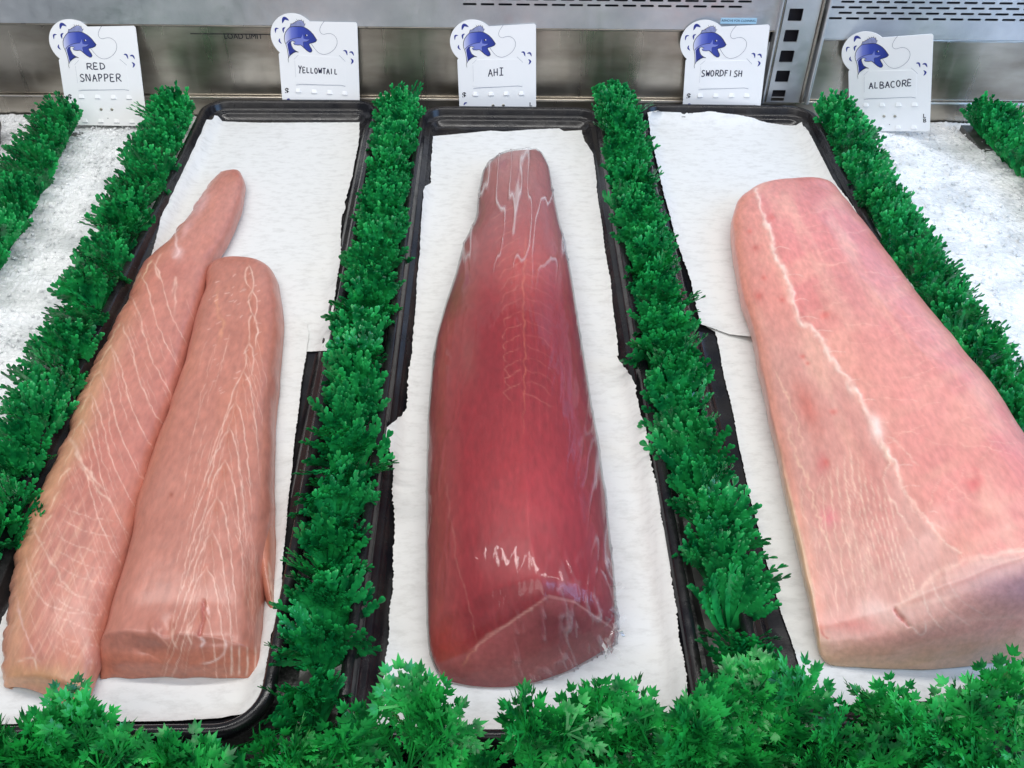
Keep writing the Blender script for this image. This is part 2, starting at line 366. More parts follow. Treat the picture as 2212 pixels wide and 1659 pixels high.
# ------------------------------------------------------------------ parchment
def sheet(key, poly, label, jag=1.0, lift=.0012, curl=None, seed=1):
    poly = [np.array(p, float) for p in poly]; out_ = []
    for i, p in enumerate(poly):
        q = poly[(i+1) % len(poly)]; d = q-p; ln = np.linalg.norm(d); k = max(int(ln/3.5), 1); nn = np.array([-d[1], d[0]])/(ln+1e-9)
        jj = jag if abs(d[1]) > abs(d[0]) else jag*.25
        for j in range(k):
            t = j/k; out_.append(p+d*t+(nn*(random.gauss(0, jj*.55)+jj*.8*math.sin((p+d*t)[1]*.05+seed)) if 0 < j else 0))
    out_ = np.array(out_); x0, y0 = out_.min(0); x1, y1 = out_.max(0)
    gx, gy = np.meshgrid(np.arange(x0, x1, 14), np.arange(y0, y1, 14)); G = np.c_[gx.ravel(), gy.ravel()]
    # points inside
    ins = np.zeros(len(G), bool); n = len(out_)
    for i in range(n):
        a, b = out_[i], out_[(i+1) % n]
        c = ((a[1] > G[:, 1]) != (b[1] > G[:, 1])); xx = (b[0]-a[0])*(G[:, 1]-a[1])/((b[1]-a[1]) if abs(b[1]-a[1]) > 1e-9 else 1e-9)+a[0]
        ins ^= c & (G[:, 0] < xx)
    G = G[ins]; allp = [Vector(p) for p in out_]+[Vector(p) for p in G]
    r = geometry.delaunay_2d_cdt(allp, [], [list(range(n))], 1, 1e-4)
    pts = np.array([v[:] for v in r[0]]); Fc = [tuple(f) for f in r[2]]
    z = np.full(len(pts), .002); 
    for it in range(5):
        W3 = np.array([P(a, b, zz) for (a, b), zz in zip(pts, z)])
        z = np.minimum(tray_h(key, W3[:, 0], W3[:, 1]), .0105)+lift+.0002*(1+fbm(W3, (8, 8, 1), seed, 3))
        if curl is not None: z = z+curl(pts)
    W3[:, 2] = z
    V = np.vstack([W3, W3-[0, 0, .0002]]); nb = len(W3)
    F2 = Fc+[tuple(i+nb for i in f[::-1]) for f in Fc]
    tag(meshobj('parchment_sheet', V, F2, M['paper']), label, 'paper', 'torn parchment sheets lining the trays')
sheet('L', [(404,246),(420,250),(440,257),(480,262),(560,265),(777,264),(775,300),(762,380),(744,436),(746,450),(738,470),(735,560),(722,650),(712,757),(660,760),(560,790),(300,800),(300,690),(320,610),(330,545),(345,478),(360,400),(385,330)], 'rear parchment sheet in the yellowtail tray, in front of the YELLOWTAIL tag', seed=2)
sheet('L', [(610,655),(664,700),(668,720),(657,790),(640,920),(625,1060),(612,1200),(604,1330),(585,1370),(572,1460),(562,1520),(540,1538),(480,1552),(380,1557),(150,1561),(-60,1566),(-150,1560),(-20,1420),(4,1335),(36,1282),(140,1120),(200,960),(270,790),(300,665)], 'front parchment sheet in the yellowtail tray, under the cut ends of the fillets', lift=.0024, seed=4)
sheet('C', [(935,294),(1000,288),(1060,282),(1090,284),(1140,280),(1208,277),(1218,283),(1257,281),(1262,300),(1280,330),(1288,380),(1292,430),(1305,520),(1320,620),(1336,768),(1260,774),(1000,774),(889,776),(905,560),(911,470),(914,412),(918,402),(930,396)], 'rear parchment sheet in the tuna tray, in front of the AHI tag', seed=6)
sheet('C', [(888,765),(1330,765),(1370,826),(1392,920),(1420,1060),(1447,1210),(1462,1330),(1478,1440),(1490,1528),(1440,1545),(1390,1562),(1200,1572),(1010,1576),(900,1570),(815,1564),(832,1440),(846,1290),(852,1170),(848,1010),(832,926),(858,905),(876,885),(882,830)], 'front parchment sheet in the tuna tray, under the wrapped front end', lift=.0036, jag=2.2, seed=8)
sheet('R', [(1398,240),(1440,248),(1540,258),(1730,273),(1748,300),(1800,390),(1990,640),(1960,740),(1800,740),(1630,728),(1575,722),(1514,700),(1490,600),(1455,500),(1425,380),(1408,300)], 'rear parchment sheet in the swordfish tray, in front of the SWORDFISH tag', lift=.0034, seed=9,
      curl=lambda p: .006*np.clip((p[:, 1]-690)/45, 0, 1)**2*np.clip((p[:, 0]-1560)/60, 0, 1))
sheet('R', [(1525,705),(1545,716),(1562,800),(1585,900),(1606,1010),(1632,1120),(1655,1210),(1690,1330),(1728,1440),(1775,1528),(1900,1519),(2100,1510),(2400,1495),(2330,1300),(2100,900),(1990,690),(1700,660)], 'front parchment sheet in the swordfish tray, under the swordfish block', lift=.0014, seed=11)

# ------------------------------------------------------------------ fish
def loft(st, nU, nV, close=True):
    """st: stations (L(px,py,z), R(px,py,z), h, g, k, p, bow); returns grid [nV, nU+2*T, 3], t values"""
    A = []
    for s in st:
        Lw = P(*s[0]); Rw = P(*s[1]); A.append(np.r_[Lw, Rw, s[2:]])
    A = np.array(A); mid_ = (A[:, :3]+A[:, 3:6])/2; mid_[:, 2] += A[:, 6]; mid_[:, 1] -= A[:, 10]
    xk = np.r_[0, np.cumsum(np.linalg.norm(np.diff(mid_, axis=0), axis=1)+.0012)]; D = monotone(A, xk, np.linspace(0, xk[-1], nV))
    s = (1-np.cos(np.linspace(0, math.pi, nU)))/2*.6+np.linspace(0, 1, nU)*.4
    Lw = D[:, None, 0:3]; Rw = D[:, None, 3:6]; h = D[:, 6][:, None]; g = D[:, 7][:, None]; k = D[:, 8][:, None]; p = D[:, 9][:, None]; bow = D[:, 10][:, None]
    G = Lw+(Rw-Lw)*s[None, :, None]
    sg = s[None, :]**g; x = np.abs(2*sg-1)
    se = np.sqrt(np.clip(1-x**p, 0, 1)); tent = np.clip(1-x, 0, 1)**.9
    b = (1-k)*se+k*tent
    G = G.copy(); G[:, :, 2] += h*b; G[:, :, 1] -= bow*(1-(2*s[None, :]-1)**2)
    # tucked skirts
    def skirt(E, inner):
        d = inner-E; d[:, 2] = 0; d /= (np.linalg.norm(d, axis=1, keepdims=True)+1e-9); o = []
        z = np.maximum(E[:, 2], .004)
        for f, tuck in ((.75, -.0006), (.45, .0002), (.2, .0030), (.0, .0090)):
            q = E+d*tuck; q[:, 2] = .0022+(z-.0022)*f; o.append(q)
        return o
    Ls = skirt(G[:, 0], G[:, nU//2]); Rs = skirt(G[:, -1], G[:, nU//2])
    G = np.concatenate([np.stack(Ls[::-1], 1), G, np.stack(Rs, 1)], 1)
    return G
def gridfaces(nr, nc, flip=False):
    i = np.arange(nr-1)[:, None]*nc+np.arange(nc-1)[None, :]; i = i.ravel()
    f = np.stack([i, i+nc, i+nc+1, i+1], 1)
    return f[:, ::-1] if flip else f
def lin(c): return np.array(srgb(*c))
class Paint:
    def __init__(s, V, base):
        s.V = V; s.p = proj(V); s.c = np.tile(lin(base), (len(V), 1)); s.lift = np.zeros(len(V))
        s.c *= (1+.10*fbm(V, (60, 28, 60), 91, 4)+.07*noise(V, (420, 160, 400), 92))[:, None]
    def mix(s, a, col): s.c += (lin(col)-s.c)*np.clip(a, 0, 1)[:, None]
    def noise(s, scale, col, lo=0., hi=.6, seed=0, amt=1., oct=4):
        n = fbm(s.V, scale, seed, oct); s.mix(amt*np.clip((n-lo)/(hi-lo), 0, 1), col)
    def dent(s, x, y, rx, ry, d): s.lift += d*np.exp(-((s.p[:, 0]-x)/rx)**2-((s.p[:, 1]-y)/ry)**2)
    def blob(s, x, y, rx, ry, col, amt=1., ang=0., jit=.3, seed=3):
        a = math.radians(ang); dx = s.p[:, 0]-x; dy = s.p[:, 1]-y
        u = (dx*math.cos(a)+dy*math.sin(a))/rx; v = (-dx*math.sin(a)+dy*math.cos(a))/ry
        d = u*u+v*v; d = d*np.maximum(.25, 1+jit*fbm(s.V, (150, 110, 60), seed, 3)*2); s.mix(amt*np.exp(-d), col)
    def line(s, pts, w, col, amt=1., w1=None, jit=2.0, lift=0., sm=True, seed=0, fade=True):
        if sm and len(pts) > 2: pts = smoothline(pts, 5)
        pts = np.array(pts, float); mw = max(w, w1 or 0)*3+jit*2
        bb = (s.p[:, 0] > pts[:, 0].min()-mw) & (s.p[:, 0] < pts[:, 0].max()+mw) & (s.p[:, 1] > pts[:, 1].min()-mw) & (s.p[:, 1] < pts[:, 1].max()+mw)
        idx = np.nonzero(bb)[0]
        if len(idx) == 0: return
        q = s.p[idx]; jn = np.stack([noise(q, (.06, .06), 5+seed)+.5*noise(q, (.15, .15), 6+seed), noise(q, (.06, .06), 55+seed)], 1)*jit; q = q+jn
        best = np.full(len(idx), 1e9); tt = np.zeros(len(idx)); n = len(pts)-1
        for i in range(n):
            a, b = pts[i], pts[i+1]; d = b-a; L2 = d@d+1e-9
            t = np.clip(((q-a)@d)/L2, 0, 1); e = np.hypot(*(q-a-t[:, None]*d).T)
            m_ = e < best; best[m_] = e[m_]; tt[m_] = (i+t[m_])/n
        ww = w if w1 is None else w+(w1-w)*tt
        al = np.exp(-(best/ww)**2)*amt
        if fade: al *= np.clip(tt*8, .25, 1)*np.clip((1-tt)*4, 0, 1)
        al *= .75+.35*noise(q, (.09, .09), 77)
        al = np.clip(al, 0, 1)
        s.c[idx] += (lin(col)-s.c[idx])*al[:, None]; s.lift[idx] += lift*al
def fish(name, st, nU, nV, base, mt, paintf, label, cat, wob=.0012, group=None, seed=0, fray=0., face=0.):
    G = loft(st, nU, nV); nr, nc = G.shape[:2]; V = G.reshape(-1, 3)
    n = fbm(V, (25, 18, 25), seed, 4); up_ = np.clip(V[:, 2]/.02, 0, 1)
    V[:, 1] += face*noise(V[:, [0, 2]], (90, 120), seed+31)
    V = V+np.c_[noise(V, (60, 45, 60), seed+3)*wob*.8, noise(V, (70, 50, 60), seed+9)*wob*.6, n*wob*up_]
    if fray: V[:, 0] += fray*np.clip(.35-np.tile(np.linspace(0, 1, nc), nr), 0, 1)*2.8*(noise(V[:, 1:2].repeat(2, 1), (90, 90), 61)+.7*noise(V[:, 1:2].repeat(2, 1), (260, 260), 62))
    pt = Paint(V, base); paintf(pt); V = V.copy(); V[:, 2] += pt.lift
    o = meshobj(name, V, gridfaces(nr, nc), mt, cols=pt.c); tag(o, label, cat, group)
    return o, G
VEIN = (232, 190, 172)
def ys(o, y):  # interpolate an outline [(x,y)...] at y
    o = np.array(o, float); return float(np.interp(y, o[:, 1], o[:, 0]))
# fillet A (left, long)
LA = [(468,378),(440,420),(402,480),(345,545),(300,590),(283,640),(250,700),(215,770),(185,830),(165,880),(148,940),(130,985),(100,1030),(82,1080),(62,1110),(40,1160),(30,1250),(18,1340),(8,1420),(2,1490)]
RA = [(500,365),(524,382),(529,420),(517,470),(497,520),(465,565),(448,610),(434,680),(415,740),(402,800),(385,860),(368,910),(350,960),(335,1010),(320,1070),(300,1130),(288,1180),(275,1230),(262,1270),(250,1330),(235,1380),(222,1430),(205,1480),(180,1535),(150,1570)]
def stA():
    s = []; s.append(((478,372,.008), (505,366,.008), .001, 1, 0, 2.2, 0))
    for y, h in ((380,.008),(410,.014),(470,.018),(530,.020),(590,.022),(660,.023),(740,.024),(820,.025),(900,.025),(980,.026),(1060,.026),(1140,.026),(1220,.026),(1300,.025),(1370,.023),(1430,.019)):
        s.append(((ys(LA,y), y+4, .008), (ys(RA,y), y-4, .011), h*.85, 1.15, .05, 3.3, 0))
    s.append(((4,1470,.006),(196,1490,.010),.012,1.2,.1,2.6,.0)); s.append(((8,1484,.004),(182,1530,.006),.007,1.2,.1,2.6,-.004)); s.append(((14,1487,.003),(160,1560,.004),.003,1,.1,2.6,-.006))
    return s
def paintA(p):
    p.noise((18, 10, 20), (180, 102, 88), -.1, .6, 1, .6); p.noise((30, 14, 30), (204, 132, 108), 0, .6, 5, .55)
    X, Y = p.p[:, 0], p.p[:, 1]
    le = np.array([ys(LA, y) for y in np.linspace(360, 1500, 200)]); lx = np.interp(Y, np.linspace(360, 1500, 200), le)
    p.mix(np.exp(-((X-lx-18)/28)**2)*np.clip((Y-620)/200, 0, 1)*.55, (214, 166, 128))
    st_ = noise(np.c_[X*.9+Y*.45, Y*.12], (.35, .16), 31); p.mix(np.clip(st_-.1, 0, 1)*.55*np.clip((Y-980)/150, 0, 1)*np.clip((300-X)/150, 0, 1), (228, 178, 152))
    sp = [(330,560),(303,590),(283,640),(262,700),(240,745),(215,800),(195,850),(178,905),(162,965),(150,1010),(130,1060),(112,1110),(95,1170),(85,1230)]
    for i, (x, y) in enumerate(sp):
        k = .75+i*.045
        p.line([(x, y), (x+22*k, y+50*k), (x+42*k, y+130*k), (x+75*k, y+205*k), (x+112*k, y+265*k)], 1.6, VEIN, .85 if i < 9 else .3, .9, 2.2, .0003, seed=i)
        if 3 < i < 8: p.line([(x, y), (x+12*k, y+60*k), (x+26*k, y+140*k), (x+55*k, y+215*k)], 1.3, VEIN, .6, .8, 3, seed=i+20)
        p.line([(x, y), (x-12, y+16), (x-26, y+44)], 2.4, (234, 196, 168), .75, 1.0, 3, seed=i+40)
    for i, y in enumerate(range(1120, 1460, 34)):
        x = 60+6*math.sin(i*2.1)-i*2; p.line([(x+70, y-34), (x+110, y-10), (x+150, y+2), (x+205-i*3, y+6)], 1.5, VEIN, .55, 1.0, 3, seed=i+60)
    p.line([(60,1120),(92,1180),(120,1230),(160,1280),(215,1300)], 2.4, (235,198,178), .6, 2, 4)
    p.line([(35,1290),(50,1350),(66,1390),(90,1440)], 3.4, (230,190,180), .7, 2, 4)
    p.line([(55,1200),(75,1270),(110,1310),(190,1330)], 2.2, VEIN, .7, 1.5, 4)
    p.line([(150,940),(172,985),(200,1030),(240,1065)], 5, (238,202,182), .7, 2.5, 6)
    p.line([(170,1000),(205,1050),(245,1095)], 4, (236,198,176), .6, 2, 6)
    for i in range(70):
        y = random.uniform(640, 1440); x0 = ys(LA, y); x1 = ys(RA, y); x = x0+(x1-x0)*random.uniform(.1, .85); p.line([(x, y), (x+10, y+28), (x+24, y+62)], .9, VEIN, .38, .7, 2, seed=i+200)
    # membrane patches by the tip
    p.blob(432, 440, 13, 30, (226, 176, 176), .7, 32); p.blob(402, 490, 9, 24, (224, 172, 168), .6, 20); p.line([(470,385),(450,400),(438,440)], 4, (232,190,180), .6)
    p.line([(386,490),(378,520),(388,545),(372,560)], 2.6, (240,205,200), .85, 2, 3); p.line([(350,545),(336,580),(352,610)], 2, VEIN, .8); p.line([(372,640),(380,600),(376,690)], 2.2, VEIN, .6)
    p.blob(385, 545, 10, 14, (236, 200, 196), .55)
    p.blob(90, 1465, 90, 30, (205, 158, 112), .75); p.line([(35,1430),(70,1420),(80,1450)], 2.5, (225,200,180), .7)
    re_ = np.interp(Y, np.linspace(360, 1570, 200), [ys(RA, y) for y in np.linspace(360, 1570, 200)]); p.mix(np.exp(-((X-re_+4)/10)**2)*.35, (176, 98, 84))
# fillet B (right, shorter)
LB = [(470,566),(450,590),(443,640),(425,700),(408,770),(392,830),(375,880),(358,930),(335,985),(318,1040),(300,1090),(288,1180),(272,1240),(256,1290),(243,1330),(228,1380),(216,1420),(216,1464)]
RB = [(545,560),(578,580),(597,600),(606,640),(612,700),(609,770),(598,815),(600,870),(593,930),(594,990),(590,1050),(590,1120),(588,1180),(575,1250),(567,1320),(563,1400),(560,1466)]
def stB():
    s = []; s.append(((492,560,.016),(538,562,.016),.002,1,0,2.4,0)); s.append(((470,566,.014),(560,570,.014),.008,1,0,2.4,0))
    for y, h in ((590,.017),(640,.022),(700,.024),(780,.026),(860,.027),(940,.028),(1020,.028),(1100,.028),(1180,.028),(1260,.028),(1320,.027),(1350,.026)):
        s.append(((ys(LB,y), y, .009), (ys(RB,y), y, .008), h*.93, .95, .03, 4.0, 0))
    s.append(((221,1396,.011),(563,1420,.008),.025,.9,.05,3.4,.002)); s.append(((219,1404,.010),(562,1428,.007),.0215,.9,.05,3.4,.004))
    s.append(((217,1432,.007),(561,1446,.005),.012,.9,.05,3.4,.0045)); s.append(((218,1460,.004),(559,1462,.004),.002,1,0,3.4,.001)); s.append(((220,1467,.003),(557,1467,.003),0,1,0,3,-.001))
    return s
def paintB(p):
    p.noise((16, 9, 20), (176, 106, 88), -.1, .6, 2, .6); p.noise((30, 14, 30), (196, 126, 102), 0, .6, 8, .5)
    X, Y = p.p[:, 0], p.p[:, 1]
    p.mix(np.clip((X-555)/40, 0, 1)*.35, (184, 104, 88))
    fr_ = np.clip((Y-1395)/20, 0, 1); p.mix(fr_*.6, (200, 122, 98)); p.mix(np.clip((Y-1425)/30, 0, 1)*.35, (166, 104, 78))
    ap = [(538,574),(545,626),(547,680),(538,740),(527,800),(508,868),(495,926),(486,994),(470,1074),(459,1147),(446,1224),(434,1309)]
    for i, (x, y) in enumerate(ap):
        if i < 4:
            p.line([(x, y), (x-9, y+16), (x-6, y+40), ap[i+1]], 2, VEIN, .9, 1.4, 2, .0003, seed=i); p.line([(x, y), (x+8, y+16), (x+9, y+42), (x+2, y+78)], 2, VEIN, .9, 1.3, 2, .0003, seed=i+9)
        else:
            k = .6+.06*i; E = min(1390, y+330*k)
            p.line([(x, y), (x-22*k, y+38*k), (x-44*k, y+110*k), (x-74*k, y+190*k), (x-104*k, y+300*k)], 1.6, VEIN, .85, 1.0, 2, .0003, seed=i)
            p.line([(x, y), (x+14*k, y+30*k), (x+24*k, y+90*k), (x+33*k, y+170*k), (x+42*k, y+300*k)], 1.6, VEIN, .85, 1.0, 2, .0003, seed=i+9)
            p.line([(x-4, y+16), (x+2, y+60*k), (x+10*k, y+140*k)], 1.1, VEIN, .45, .8, 2, seed=i+30)
            p.line([(x-12, y+40), (x-28*k, y+110*k), (x-50*k, y+190*k)], 1.1, VEIN, .4, .8, 2, seed=i+31)
        p.blob(x-2, y+24, 7, 22, (170, 92, 60), .35)
    for i in range(60):
        y = random.uniform(700, 1340); sx_ = float(np.interp(y, [574, 1400], [538, 432])); sd = random.choice((-1, 1)); x = sx_+sd*random.uniform(15, 75)*(1 if sd < 0 else .7); p.line([(x, y), (x+sd*10, y+30), (x+sd*17, y+66)], .9, VEIN, .38, .7, 2, seed=i+300)
    for i in range(7): p.line([(505+i*9, 900+i*55), (520+i*8, 1060+i*45), (530+i*6, 1250+i*16), (536+i*4, 1400)], 1.2, VEIN, .35, 1, 3, seed=i+70)
    p.line([(438,1300),(440,1330),(432,1370)], 5, (166,74,70), .75, 4, 2, -.0025, fade=False); p.line([(446,1312),(452,1330)], 3, (240,205,198), .8)
    p.line([(432,1378),(440,1385),(432,1400)], 4, (235,205,200), .8, 3); p.blob(370, 1068, 5, 6, (150, 78, 58), .8)
    p.line([(350,1352),(343,1372),(372,1400)], 3, (226,170,150), .7, 2); p.line([(372,1352),(372,1380),(384,1402)], 2.4, VEIN, .8); p.line([(412,1352),(405,1372),(416,1395)], 2.4, VEIN, .8)
    p.line([(485,1375),(488,1402),(460,1428),(425,1432)], 3, (238,205,195), .85, 2)
    p.line([(300,1405),(340,1418),(362,1440)], 3, (160,100,80), .5, 2, 3, -.0015); p.blob(392, 1452, 14, 10, (150, 92, 74), .6)
    for i in range(4): p.line([(500+i*17, 1392), (500+i*17, 1440), (500+i*15, 1462)], 2, (240, 215, 200), .6, 2.6, 1)
    p.line([(470,620),(466,660),(480,700),(470,760)], 5, (214,150,118), .6, 3, 5)
    p.dent(360, 1362, 16, 26, -.0030); p.dent(332, 1358, 10, 16, .0016); p.dent(392, 1445, 12, 16, -.0035); p.dent(300, 1395, 40, 16, -.002); p.dent(470, 1385, 40, 10, -.0016); p.dent(540, 1300, 10, 120, -.0012)
    for i in range(40):
        x = random.uniform(440, 560); y = random.uniform(590, 860); p.line([(x, y), (x+random.uniform(5, 14), y-random.uniform(2, 7))], 1.2, (240, 205, 190), .5, .8, 2, sm=False)
YT_G = 'yellowtail fillets side by side'
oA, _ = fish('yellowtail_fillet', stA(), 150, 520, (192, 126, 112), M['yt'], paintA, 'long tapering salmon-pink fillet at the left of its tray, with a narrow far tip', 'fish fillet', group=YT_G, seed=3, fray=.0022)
oB, GB = fish('yellowtail_fillet', stB(), 200, 460, (186, 122, 106), M['yt'], paintB, 'shorter square-cut fillet with nested white V-shaped veins beside the long one', 'fish fillet', group=YT_G, seed=7, face=.0008)
# loose belly flap at the right edge of fillet B
def flapst():
    s = []
    for (lx, rx, y, h) in ((562, 588, 1100, .008), (556, 593, 1150, .012), (555, 595, 1200, .013), (562, 595, 1250, .012), (572, 597, 1290, .009), (583, 599, 1320, .006), (592, 598, 1336, .002)):
        s.append(((lx, y, .006), (rx, y, .006), h, 1, .1, 2.2, 0))
    return s
G = loft(flapst(), 30, 70); V = G.reshape(-1, 3); pt = Paint(V, (184, 116, 94))
pt.noise((40, 14, 30), (170, 108, 90), -.1, .5, 4, .7); pt.line([(580,1210),(586,1260),(593,1322)], 2.5, (228,196,178), .7)
fl = meshobj('belly_flap', V, gridfaces(*G.shape[:2]), M['yt'], cols=pt.c); fl.parent = oB

# tuna
LT = [(1085,335),(1062,348),(1045,375),(1038,410),(1035,460),(1018,500),(1000,540),(985,600),(965,660),(948,720),(938,780),(930,860),(927,950),(925,1050),(925,1150),(925,1250),(928,1340),(933,1410),(950,1462)]
RT = [(1165,322),(1180,350),(1190,400),(1196,450),(1210,500),(1222,560),(1235,620),(1243,680),(1252,740),(1262,800),(1272,870),(1285,940),(1295,1010),(1305,1090),(1315,1180),(1322,1250),(1327,1330),(1322,1380),(1312,1402)]
def stT():
    s = [((1092,334,.020),(1158,322,.018),.001,1,0,2.2,0), ((1070,345,.020),(1172,338,.018),.010,1,0,2.2,0)]
    for y, h, k in ((375,.014,.1),(420,.018,.1),(470,.022,.15),(530,.026,.2),(600,.032,.25),(680,.036,.25),(780,.042,.25),(880,.045,.2),(980,.047,.2),(1080,.049,.2),(1180,.050,.25),(1250,.049,.3)):
        s.append(((ys(LT,y), y, .022), (ys(RT,y), y-6, .022), h, 1.12, k, 2.2, 0))
    s.append(((928,1345,.020),(1327,1330,.022),.0475,1.25,.4,2.0,.0)); s.append(((930,1378,.017),(1328,1352,.021),.0445,1.3,.5,2.0,.001))
    s.append(((936,1412,.013),(1327,1372,.016),.030,1.3,.35,2.2,.006)); s.append(((950,1448,.008),(1322,1388,.010),.014,1.2,.2,2.4,.010))
    s.append(((962,1468,.004),(1312,1400,.004),.002,1,0,2.4,.0135)); s.append(((970,1474,.003),(1306,1402,.003),0,1,0,2.4,.0135))
    return s
def paintT(p):
    X, Y = p.p[:, 0], p.p[:, 1]
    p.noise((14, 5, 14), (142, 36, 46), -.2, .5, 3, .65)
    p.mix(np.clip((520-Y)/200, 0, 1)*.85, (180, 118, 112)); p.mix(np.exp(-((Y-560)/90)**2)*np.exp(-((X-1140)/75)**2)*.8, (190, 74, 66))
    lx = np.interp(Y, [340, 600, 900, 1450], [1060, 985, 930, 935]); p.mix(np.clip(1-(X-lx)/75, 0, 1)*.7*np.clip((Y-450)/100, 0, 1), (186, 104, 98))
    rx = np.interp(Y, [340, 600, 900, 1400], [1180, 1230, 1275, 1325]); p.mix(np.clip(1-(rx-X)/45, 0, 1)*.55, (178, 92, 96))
    p.mix(np.exp(-((Y-800)/130)**2)*np.exp(-((X-1100)/110)**2)*.6, (140, 34, 46)); p.mix(np.exp(-((Y-1080)/130)**2)*np.exp(-((X-1170)/100)**2)*.55, (178, 52, 64))
    p.blob(985, 640, 30, 45, (138, 88, 74), .7, 20); p.blob(1012, 770, 20, 60, (150, 92, 84), .4)
    p.blob(960, 1400, 45, 60, (186, 60, 50), .75); p.blob(1020, 1440, 60, 24, (196, 104, 82), .6)
    p.blob(1210, 1350, 110, 40, (150, 66, 76), .8); p.blob(1150, 1440, 130, 30, (186, 118, 112), .8)
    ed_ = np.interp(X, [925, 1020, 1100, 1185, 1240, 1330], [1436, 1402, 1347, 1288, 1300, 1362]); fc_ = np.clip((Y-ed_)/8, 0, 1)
    p.mix(fc_*.75, (184, 104, 106)); p.mix(fc_*np.exp(-((X-1215)/70)**2-((Y-1345)/38)**2)*.6, (140, 56, 72)); p.mix(np.exp(-((Y-ed_)/3)**2)*np.clip((X-1010)/30, 0, 1)*.5, (232, 176, 168))  # face colour raised where little light falls; top edge highlight painted in
    for i in range(16):
        y = 440+i*26; p.line([(1060+i*3, y+34), (1090, y+16), (1120, y), (1126, y-4)], 1.3, (214, 140, 124), .42, .9, 4, seed=i)
        if i > 3: p.line([(1134, y+20), (1165, y+30), (1200, y+55)], 1.3, (206, 120, 110), .35, .9, 4, seed=i+20)
    p.line([(1136,500),(1130,620),(1132,720),(1134,830),(1128,950)], 2.2, (216,130,104), .5, 1.2, 3)
    for i in range(9): p.line([(1100+i*12, 620), (1090+i*18, 800), (1085+i*20, 1000)], 1.3, (196, 80, 80), .25, 1, 3, seed=i+50)
    p.line([(960,1010),(985,1200),(1020,1330),(1035,1400)], 2, (196,120,112), .5, 1.5, 3)
    p.line([(1028,1404),(1050,1375),(1100,1345),(1150,1315)], 3.5, (222,160,150), .8, 2.5, 3, fade=False); p.line([(1000,1440),(1015,1412),(1030,1402)], 2.5, (214,140,120), .7)
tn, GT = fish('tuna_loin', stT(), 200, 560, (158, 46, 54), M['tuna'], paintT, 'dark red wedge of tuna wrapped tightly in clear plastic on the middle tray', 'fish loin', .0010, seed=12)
# cling film over the tuna
nr, nc = GT.shape[:2]; V = GT.reshape(-1, 3)
dx = np.gradient(GT, axis=1); dy = np.gradient(GT, axis=0); nn = np.cross(dy, dx); nn /= (np.linalg.norm(nn, axis=2, keepdims=True)+1e-12)
if nn[nr//2, nc//2, 2] < 0: nn = -nn
nn = nn.reshape(-1, 3); pp = proj(V); X, Y = pp[:, 0], pp[:, 1]
tip = np.clip((640-Y)/120, 0, 1); fr_ = np.clip((Y-1180)/160, 0, 1)*np.clip((X-1080)/150, 0, 1); rs = np.clip((X-np.interp(Y, [700, 1400], [1215, 1290]))/30, 0, 1)*np.clip((Y-880)/150, 0, 1)
amp = .0004+.0010*tip+.0010*fr_+.0006*rs
w1_ = 1-np.abs(noise(np.c_[X+Y*.10, Y], (.075, .008), 5)+.2*noise(np.c_[X, Y], (.16, .02), 6)); w2_ = 1-np.abs(noise(np.c_[X*.8-Y*.3, Y+X*.5], (.10, .020), 8))
wr = np.where(fr_ > .2, .6*w1_+.5*w2_, w1_)**7
off = .0014+amp*wr+.0012*rs*np.clip(noise(np.c_[X, Y], (.05, .05), 11), 0, 1)*np.clip((Y-1150)/150, 0, 1)
milky = np.clip((wr-.35)*1.6, 0, 1)*(.38*tip+.14*fr_+.25*rs)+.07*tip+.008
Vw = V+nn*off[:, None]; Vw[:, 2] = np.maximum(Vw[:, 2], .0022)
meshobj('plastic_wrap', Vw, gridfaces(nr, nc), M['wrap'], cols=np.repeat(milky[:, None], 3, 1)).parent = tn
# crumpled gathered film at the right front corner
mb = MB()
for i in range(26):
    a = P(random.uniform(1296, 1330), random.uniform(1270, 1400), random.uniform(.012, .04)); pts_ = [a]
    d = np.array([random.uniform(.3, 1), random.uniform(-.9, .5), random.uniform(-.5, .5)])
    for k in range(5): d += rng.normal(0, .35, 3); pts_.append(pts_[-1]+d/np.linalg.norm(d)*random.uniform(.0015, .0032))
    wv = rng.normal(0, 1, 3); wv /= np.linalg.norm(wv); w_ = random.uniform(.0015, .004); Vv = []
    for q in pts_: Vv += [q-wv*w_/2, q+wv*w_/2+rng.normal(0, .0004, 3)]
    Vv = np.array(Vv); Vv[:, 2] = np.maximum(Vv[:, 2], .003)
    mb.add(Vv, [(2*k, 2*k+1, 2*k+3, 2*k+2) for k in range(5)])
o = mb.build('wrap_gather', M['wrap']); o.parent = tn
ca_ = o.data.color_attributes.new('Col', 'FLOAT_COLOR', 'POINT'); ca_.data.foreach_set('color', [.12, .12, .12, 1]*len(o.data.vertices))

